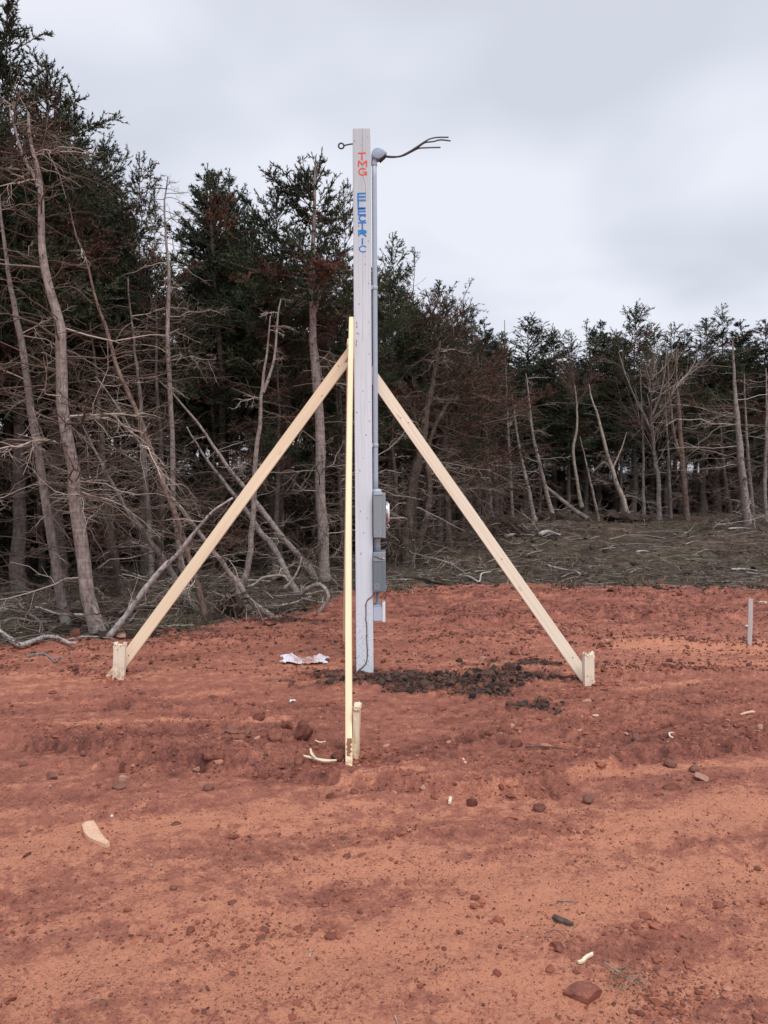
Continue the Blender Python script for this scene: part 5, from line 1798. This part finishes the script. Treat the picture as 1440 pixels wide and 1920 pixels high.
me = tube_mesh('handle', [tuple(Vector((lo.x + .006, lo.y - .006, zc + .040))), tuple(Vector((lo.x + .030, lo.y - .007, zc + .040))), tuple(Vector((lo.x + .050, lo.y - .007, zc + .026))), tuple(Vector((hi.x - .014, lo.y - .007, zc + .022)))],
               .0026, [M_hole], 6)
ob('handle', me, t)
bm = bmesh.new()
add_lathe(bm, [(.007, -.006), (.006, -.010), (.001, -.011)], 'Y', (hi.x - .012, lo.y, zc + .024), 12)
ob('screw', bm_mesh('screw', bm, [M_chrome], True), t)
q_ = pl(706.5, 1099, -.045) - org
knockout(t, Vector((q_.x, lo.y - .0003, q_.z)), (.022, .012))
bm = bmesh.new()
add_box(bm, (hi.x + .004, -.02, .010), (hi.x + .012, .02, .035), .002, 1)
ob('latch', bm_mesh('latch', bm, [M_steel]), t)

# lower conduit and outlet
n0_, n1_ = pl(708.2, 1139, dC), pl(708.0, 1110, dC)
t, off = mounted('lower_conduit', 'thin grey pipe between the switch box and the white outlet', 'pipe', n0_)
dz = n1_.z - n0_.z
bm = bmesh.new()
add_lathe(bm, [(.0225, -.002), (.0225, dz * .22), (.0185, dz * .25), (.0145, dz * .27), (.0145, dz)], 'Z', (0, 0, 0), 18)
ob('pipe', bm_mesh('pipe', bm, [M_pvc], True), t)
lo, hi = frame_box(700.0, 1138.5, 716.2, 1164.5, .01, .13)
org = Vector(((lo.x + hi.x) / 2, (lo.y + hi.y) / 2, lo.z))
t, off = mounted('outlet_box', 'small pale blue outlet box with white weather cover at the foot of the conduit', 'outlet', org)
lo, hi = lo - org, hi - org
bm = bmesh.new()
add_box(bm, lo, hi, .003, 2)
ob('body', bm_mesh('body', bm, [M_boxb]), t)
bm = bmesh.new()
add_box(bm, (hi.x + .001, lo.y - .008, lo.z - .010), (hi.x + .028, hi.y + .008, hi.z + .034), .007, 3)
ob('cover', bm_mesh('cover', bm, [M_white]), t)
bm = bmesh.new()
add_box(bm, (lo.x, lo.y + .005, hi.z), (hi.x - .004, hi.y - .005, hi.z + .016), .004, 2)
ob('hub', bm_mesh('hub', bm, [M_pvc]), t)

# ground wire stapled to the post
g0 = pl(702.5, 1113, -.004)
t, off = mounted('ground_wire', 'brown ground wire running down the front of the post foot', 'wire', g0)
gw = [(702.5, 1113), (697, 1119), (691, 1123), (687.4, 1128), (686.2, 1134), (686.4, 1150), (686.0, 1162), (687.6, 1172), (687.8, 1200), (688.8, 1222), (687.6, 1240), (681, 1250), (673, 1256), (668, 1264)]
ob('strand', tube_mesh('strand', [tuple(pl(px, py, -.005) - g0) for px, py in gw], .0040, [M_copper], 7, 60), t)
for px, py in ((686.2, 1132.5), (687.7, 1190)):
    q_ = pl(px, py, -.005) - g0
    bm = bmesh.new()
    add_box(bm, q_ + Vector((-.008, -.006, -.003)), q_ + Vector((.008, .005, .003)), .001, 1)
    ob('staple', bm_mesh('staple', bm, [M_chrome]), t)

# ------------------------------------------------------------------ braces and stakes
def board_mesh(name, L, w, th, m, seed, cut0=0.0, cut1=0.0):
    """board along +Z from 0 to L, width w along X, thickness th along Y; cut0/cut1 slope the ends"""
    bm = bmesh.new()
    add_box(bm, (-w / 2, -th / 2, 0), (w / 2, th / 2, L), 0, 1)
    for k in range(1, 12):
        bmesh.ops.bisect_plane(bm, geom=bm.verts[:] + bm.edges[:] + bm.faces[:], plane_co=(0, 0, L * k / 12), plane_no=(0, 0, 1))
    rng_ = np.random.default_rng(seed)
    bow = rng_.normal(0, .006)
    for v in bm.verts:
        s = v.co.z / L
        if s < 1e-4:
            v.co.z += cut0 * v.co.x
        elif s > 1 - 1e-4:
            v.co.z += cut1 * v.co.x
        v.co.y += bow * math.sin(math.pi * s)
    es = [e_ for e_ in bm.edges if len(e_.link_faces) == 2 and e_.calc_face_angle(0) > .6]
    bmesh.ops.bevel(bm, geom=es, offset=.003, segments=2, affect='EDGES')
    return bm_mesh(name, bm, [m])


def brace(label, A, B, w, th, wide_axis, m, seed, cut0=0.0, cut1=0.0):
    """A foot, B head; wide_axis: world vector roughly along the board's wide side"""
    A, B = Vector(A), Vector(B)
    z = (B - A).normalized()
    x = Vector(wide_axis)
    x = (x - z * x.dot(z)).normalized()
    y = z.cross(x)
    o = thing('brace', label, 'brace', A, 'braces propping the white post')
    o.matrix_world = Matrix.Translation(A) @ Matrix((x, y, z)).transposed().to_4x4()
    ob('board', board_mesh('board', (B - A).length, w, th, m, seed, cut0, cut1), o)
    return o


def nails(o, pts_, r_=.0045):
    for p in pts_:
        bm = bmesh.new()
        add_lathe(bm, [(r_, 0), (r_ * .9, -.0022), (.0006, -.0026)], 'Y', p, 10)
        ob('nail', bm_mesh('nail', bm, [M_iron], True), o)


# left and right braces: wide side faces the lens, nailed to the back of the post
Lf = at(207, 1270, 6.20)
Lt_ = at(676, 637, 6.465)
bl_ = brace('pale board slanting from the left stake up to the post', (Lf[0], 6.20, Lf[2] - .02), Lt_, .092, .038, (1, 0, -.8), M_lum, 1, cut0=-.1, cut1=.2)
nails(bl_, [(.012, -.0195, 3.25), (-.016, -.0195, 3.18), (.02, -.0195, 2.9), (.005, -.0195, .25)])
Rf = at(1121, 1299, 5.97)
Rt = at(690, 692, 6.465)
br_ = brace('pale board slanting from the right stake up behind the conduit', (Rf[0], 5.97, Rf[2] - .02), Rt, .092, .038, (1, 0, .8), M_lumw, 2, cut0=.7, cut1=-.2)
nails(br_, [(-.012, -.0195, 2.72), (.016, -.0195, 2.65), (.0, -.0195, 1.3), (.01, -.0195, .35)])
# front brace: edge faces the lens, nailed to the left side of the post
Ff = at(655.0, 1437, 4.27)
Ft = at(659.3, 605, 6.345)
bf_ = brace('yellow board running from the near stake up to the left side of the post', (Ff[0], 4.27, Ff[2] - .01), Ft, .089, .038, (0, 1, 0), M_lumy, 3, cut0=.7, cut1=-.55)
# bark-brown scar on the near edge of the foot
zz = np.linspace(.055, .155, 12)
rng = np.random.default_rng(55)
wl, wr = .012 + .004 * rng.standard_normal(12), .013 + .003 * rng.standard_normal(12)
x0 = -.0455
Vv = np.array([(x0, -a, z_) for a, z_ in zip(wl, zz)] + [(x0, a, z_) for a, z_ in zip(wr, zz)])
ob('bark_scar', mesh_np('bark_scar', Vv, np.array([(i, i + 1, 12 + i + 1, 12 + i) for i in range(11)]), None, [M_mud], None, False), bf_)
# rear brace behind it
Bf = at(646.5, 1208, 7.5)
Bt = at(655, 640, 6.47)
brace('brown shaded board behind the yellow one, propping the post from the rear', (Bf[0], 7.5, float(H0(Bf[0], 7.5)) - .03), Bt, .089, .038, (0, 1, 0), M_lum, 4, cut0=-.7, cut1=.4)


def stake(label, px, py_top, py_bot, wpx, Yd, th, m, seed, tilt=0.0, rz=0.0, cap=False, tip_px=0):
    rng_ = np.random.default_rng(600 + seed)
    b0, t0 = at(px, py_bot, Yd), at(px + tip_px, py_top, Yd)
    w = wpx / 1440 * Yd
    h = t0[2] - b0[2]
    o = thing('stake', label, 'stake', (b0[0], Yd, b0[2]), 'short lumber stakes at the brace feet')
    o.rotation_euler = (0, math.atan2(t0[0] - b0[0], h) + tilt, rz)
    per = []
    nx_, ny_ = 7, 4
    for i in range(nx_):
        per.append((-w / 2 + w * i / (nx_ - 1), -th / 2))
    for i in range(1, ny_):
        per.append((w / 2, -th / 2 + th * i / (ny_ - 1)))
    for i in range(1, nx_):
        per.append((w / 2 - w * i / (nx_ - 1), th / 2))
    for i in range(1, ny_ - 1):
        per.append((-w / 2, th / 2 - th * i / (ny_ - 1)))
    per = np.array(per)
    n_ = len(per)
    zs_ = np.array([-.20, 0, h * .3, h * .6, h * .82, h * .92, h * .97, h])
    Vv = []
    for k, z_ in enumerate(zs_):
        fl = 1 + [0, 0, 0, 0, .01, .03, .07, .05][k]
        row = per * fl + rng_.normal(0, .0008 + .0022 * (k > 5), per.shape)
        zz_ = np.full(n_, z_)
        if k == len(zs_) - 1:
            zz_ = z_ - .016 + .024 * (np.abs(per[:, 0]) / (w / 2)) ** 2 + rng_.uniform(-.006, .006, n_)
        Vv.append(np.column_stack([row, zz_]))
    Vv = np.vstack(Vv)
    idx_ = np.arange(len(zs_) * n_).reshape(len(zs_), n_)
    a = idx_[:-1]
    b_ = idx_[1:]
    Qq = np.stack([a, np.roll(a, -1, 1), np.roll(b_, -1, 1), b_], -1).reshape(-1, 4)
    Vv = np.vstack([Vv, (0, 0, h - .020)])
    tt = np.array([(idx_[-1, i], idx_[-1, (i + 1) % n_], len(Vv) - 1) for i in range(n_)])
    ob('board', mesh_np('board', Vv, Qq, tt, [m], None, False), o)
    # frayed fibres at the beaten head
    for k in range(7):
        bx = rng_.uniform(-w / 2, w / 2)
        by_ = -th / 2 if k % 2 else th / 2
        me = tube_mesh('splinter', [(bx, by_ * .9, h - .015), (bx + rng_.normal(0, .006), by_ * 1.15, h + .004), (bx + rng_.normal(0, .012), by_ * 1.3, h + rng_.uniform(.0, .016))], [.004, .0028, .001], [M_splint], 5, 7)
        ob('splinter', me, o)
    if cap:
        bm = bmesh.new()
        add_box(bm, (-w * .48, -th * .62, h - .012), (w * .62, th * .5, h + .012), .005, 2)
        bmesh.ops.subdivide_edges(bm, edges=bm.edges[:], cuts=1)
        for v in bm.verts:
            v.co += Vector(rng_.normal(0, .0022, 3))
        ob('crushed_head', bm_mesh('crushed_head', bm, [M_splint]), o)
    return o


s1 = stake('stake at the foot of the left brace with a dished crushed top', 223.0, 1206, 1273, 21.5, 6.10, .038, M_lumw, 1, tip_px=2.4)
nails(s1, [(-.03, -.0195, .275), (.01, -.0195, .27), (-.025, -.0195, .045), (-.015, -.0195, .24)], .004)
s2 = stake('stake at the foot of the right brace with a split top', 1103.5, 1225, 1295, 20.5, 5.86, .038, M_lumw, 2, tip_px=-.8, rz=.28)
nails(s2, [(-.02, -.0195, .12), (.02, -.0195, .08), (.005, -.0195, .03), (.03, -.0195, .035)], .004)
s3 = stake('stake close behind the front brace foot with a curled broken head', 667.4, 1324, 1420, 11.5, 4.40, .085, M_lum, 3, cap=True, tip_px=2.2, rz=-.06)
# loose sliver peeling off that stake
ob('splinter', tube_mesh('splinter', [(-.006, -.046, .24), (-.006, -.047, .18), (-.002, -.049, .11)], [.003, .005, .001], [M_splint], 5, 10), s3)

# survey stake
b0, t0 = at(1404.5, 1212, 7.29), at(1407.2, 1123, 7.29)
ss = thing('survey_stake', 'slim grey survey stake with a pale ribbon standing alone in the dirt', 'stake', tuple(b0))
ss.rotation_euler = (0, math.atan2(t0[0] - b0[0], t0[2] - b0[2]), 0)
hh = t0[2] - b0[2]
ob('board', board_mesh('board', hh + .1, .044, .018, M_stakeg, 9), ss, (0, 0, -.1))
bm = bmesh.new()
add_box(bm, (-.0235, -.0105, hh * .425), (.0235, .0105, hh * .455), .001, 1)
rb = ob('ribbon', bm_mesh('ribbon', bm, [M_cyan]), ss)
bm = bmesh.new()
add_box(bm, (-.046, -.014, hh * .425), (-.0225, -.006, hh * .455), .004, 2)
ob('knot', bm_mesh('knot', bm, [M_white]), rb)
bm = bmesh.new()
add_box(bm, (-.0232, -.0102, -.02), (.0232, .0102, .055), .002, 1)
ob('soil_stain', bm_mesh('soil_stain', bm, [M_mud]), ss)

# ------------------------------------------------------------------ litter on the dirt
def sheet(name, label, px, py, wpx, dpt, amp, m, seed, cat, nx_=44, ny_=20, lumps=()):
    g_ = G(px, py)
    w = wpx / 1440 * g_[1]
    rng_ = np.random.default_rng(800 + seed)
    u, v = np.meshgrid(np.linspace(-.5, .5, nx_), np.linspace(-.5, .5, ny_))
    ex = 1 + .25 * perlin(v * 4 + seed, v * 0, 3)
    x2 = u * w * ex
    y2 = v * dpt * (1 + .6 * perlin(u * 5 + seed, u * 0 + 2, 4))
    z2 = amp * .25 * np.abs(perlin(u * 7, v * 5, seed)) + amp * .25 * np.abs(perlin(u * 17, v * 9, seed + 1))
    for cu, rad_, hh_ in lumps:
        z2 = z2 + amp * hh_ * np.exp(-((u - cu) / rad_) ** 2) * (.6 + .8 * np.clip(perlin(u * 9 + 4, v * 3, seed + 2) + .3, 0, 1)) * np.cos(v * 2.6)
    wx, wy = x2 + g_[0], y2 + g_[1]
    zz_ = full_height(wx.ravel(), wy.ravel()).reshape(wx.shape)
    z0 = float(zz_.mean())
    V_ = np.stack([x2.ravel(), y2.ravel(), (zz_ - z0 + z2 + .004).ravel()], 1)
    idx_ = np.arange(nx_ * ny_).reshape(ny_, nx_)
    Q_ = np.stack([idx_[:-1, :-1], idx_[:-1, 1:], idx_[1:, 1:], idx_[1:, :-1]], -1).reshape(-1, 4)
    o = ob(name, mesh_np(name, V_, Q_, None, [m]), None, (g_[0], g_[1], z0))
    return tag(o, label, cat)


sheet('plastic_sheet', 'crumpled white plastic sheet stained with red dirt left of the post', 571, 1239, 84, .22, .070, M_bag, 1, 'litter', lumps=[(-.36, .16, .85), (.33, .15, .6)])
sheet('paper_scrap', 'tiny white paper scrap on the dirt below the plastic sheet', 549, 1315, 12, .035, .02, M_white, 2, 'litter', 12, 8)


def flat_piece(name, label, pts_px, widths_px, th, m, cat, seed=0, lift=.006):
    """a flat splinter or chip: a tapered slab lying on the dirt along the pixel line"""
    W = []
    for px, py in pts_px:
        g_ = G(px, py)
        g_[2] = hz(g_[0], g_[1]) + lift
        W.append(g_)
    W = np.array(W)
    W[:, 2] = W[:, 2].max() * .35 + W[:, 2] * .65
    base = W[0].copy()
    K = len(pts_px) * 5
    P_ = resample(W - base, K)
    wd_ = np.interp(np.linspace(0, 1, K), np.linspace(0, 1, len(widths_px)), widths_px) / 1440 * base[1]
    rng_ = np.random.default_rng(880 + seed)
    T_ = np.gradient(P_, axis=0)
    N_ = nrm(np.cross(T_, UP))
    wd_ = wd_ * (1 + .03 * rng_.standard_normal(K))
    prof = [(-.5, -.3), (-.5, .75), (-.15, 1.0), (.2, .9), (.5, .6), (.5, -.3)]
    Vv = np.concatenate([P_ + N_ * (wd_ * a)[:, None] + UP * (th * b_ * (1 + .06 * rng_.standard_normal(K)))[:, None] for a, b_ in prof])
    idx_ = np.arange(len(prof) * K).reshape(len(prof), K)
    nxt = np.roll(idx_, -1, 0)
    Qq = np.stack([idx_[:, :-1], nxt[:, :-1], nxt[:, 1:], idx_[:, 1:]], -1).reshape(-1, 4)
    t0_, t1_ = idx_[:, 0], idx_[:, -1]
    Tt = [(t0_[0], t0_[i + 1], t0_[i]) for i in range(1, len(prof) - 1)] + [(t1_[0], t1_[i], t1_[i + 1]) for i in range(1, len(prof) - 1)]
    return tag(ob(name, mesh_np(name, Vv, Qq, np.array(Tt), [m], None, False), None, tuple(base)), label, cat)


flat_piece('wood_chip', 'thick curved pinkish wood chip lying on smooth dirt at the lower left', [(165, 1541), (172, 1557), (184, 1572), (203, 1584)], [22, 25, 20, 6], .022, M_drift, 'wood chip', 1, .004)
flat_piece('wood_splinter', 'long pale splinter lying left of the front brace foot', [(562, 1428), (585, 1431), (608, 1434), (631, 1432)], [2, 6, 9, 2], .006, M_splint, 'splinter', 2, .022)
flat_piece('wood_splinter', 'short pale splinter crossing over the long one', [(582, 1420), (585, 1430), (592, 1440)], [3, 5, 3], .006, M_splint, 'splinter', 3, .034)
flat_piece('wood_splinter', 'pale curled shaving above the splinters', [(591, 1392), (600, 1395), (611, 1394)], [1.5, 3, 1.5], .004, M_splint, 'splinter', 4, .006)
flat_piece('wood_stick', 'smooth peeled stick in the near dirt above the big smooth stone', [(1084, 1799), (1092, 1794), (1100, 1788), (1111, 1783)], [4.5, 6, 6, 5], .008, M_splint, 'stick', 5, .006)
flat_piece('wood_bark', 'dark strip of bark in the near dirt', [(1038, 1713), (1050, 1719), (1062, 1725), (1075, 1732)], [9, 13, 10, 3], .011, M_barkdark, 'bark', 6, .004)
flat_piece('wood_splinter', 'pale chip on rough dirt near the picture edge at the right', [(1388, 1350), (1400, 1347), (1413, 1342)], [2, 5, 6], .008, M_drift, 'splinter', 7, .010)
flat_piece('wood_splinter', 'white curved bit of wood on the rough dirt at the right', [(1263, 1384), (1255, 1389), (1256, 1395), (1262, 1397)], [2.5, 3, 3, 2], .006, M_splint, 'splinter', 8, .006)
flat_piece('wood_splinter', 'small pale chip left of the right stake shadow', [(868, 1431), (873, 1440)], [4, 5], .006, M_drift, 'splinter', 9, .008)
flat_piece('wood_splinter', 'whitish chip standing in the berm below the dark topsoil', [(843, 1503), (845, 1494)], [5, 6], .012, M_splint, 'splinter', 10, .010)
flat_piece('wood_splinter', 'pale sliver lying on dirt under the right stake', [(1111, 1350), (1122, 1349)], [3, 3], .005, M_splint, 'splinter', 11, .006)
flat_piece('wood_stick', 'white piece of wood beyond the survey stake', [(1424, 1133), (1436, 1136)], [6, 5], .02, M_splint, 'stick', 12, .02)
fallen('thin_root', 'thin dark root crossing the flat brown slab in the near dirt', [(1026, 1753), (1038, 1748), (1052, 1752), (1064, 1766), (1070, 1785), (1078, 1797)], 2.2, M_barkdark, lift=.012, seed=201, cat='root')
fallen('dark_twig', 'short dark twig lying on smooth dirt right of the middle', [(1045, 1680), (1062, 1682), (1082, 1686)], 3, M_barkgrey, lift=.004, seed=202, cat='twig')
fallen('thin_twig', 'thin straw twig in the dirt at the lower left', [(92, 1747), (100, 1744), (112, 1741)], 1.8, M_barkpale, lift=.004, seed=203, cat='twig')
fallen('thin_twig', 'bent straw twig near the bottom edge', [(163, 1866), (176, 1863), (192, 1863), (203, 1869)], 1.8, M_barkpale, lift=.004, seed=204, cat='twig')
fallen('thin_twig', 'upright bleached bit of twig in the near middle dirt', [(580, 1780), (582, 1774), (581, 1768)], 2.6, M_silver, lift=.006, seed=205, cat='twig')
fallen('thin_twig', 'slanted bleached twig at the very bottom edge', [(740, 1898), (743, 1905), (746, 1914)], 2.6, M_silver, lift=.004, seed=206, cat='twig')
fallen('thin_twig', 'dark root sticking out of the berm face at the right', [(985, 1413), (1010, 1412), (1034, 1415), (1062, 1413)], 4, M_barkdark, lift=.012, seed=207, cat='root')

# torn spruce sprig with a few needles
g_ = G(1132, 1803)
sp_ = thing('spruce_sprig', 'torn spruce sprig with a few green needles near the peeled stick', 'sprig', (g_[0], g_[1], hz(g_[0], g_[1])))
mainp = []
for px, py in ((1132, 1800), (1146, 1809), (1158, 1816), (1172, 1824), (1184, 1830), (1194, 1838)):
    q_ = G(px, py)
    mainp.append((q_[0] - g_[0], q_[1] - g_[1], .014))
ob('stem', tube_mesh('stem', mainp, [.003, .0028, .002, .0012], [M_barkpale], 6, 24), sp_)
acc = Acc()
rng = np.random.default_rng(77)
Pm = resample(mainp, 12)[None]
par, t_, pos2, d2, r2_ = kids(Pm, np.full((1, 12), .002), np.array([1.0]), 10, .15, .9, 40, 80, rng, .8)
P2 = batch(pos2, d2 * np.array([1, 1, .1]), rng.uniform(.04, .10, 10), 5, rng, .05)
V_, Q_ = tubes(P2, np.full((10, 5), .0012), 4)
acc.q(V_, Q_, .7)
Vv, Tt, aa = blades(P2[:5], np.full(5, .25), .0018, .1, rng, .013, .0022, .1)
acc.t(Vv, Tt, aa)
ob('needles', acc.mesh('needles', [M_twig, M_leaf], True, 0, 1), sp_)['kind'] = 'stuff'

bpy.context.view_layer.update()
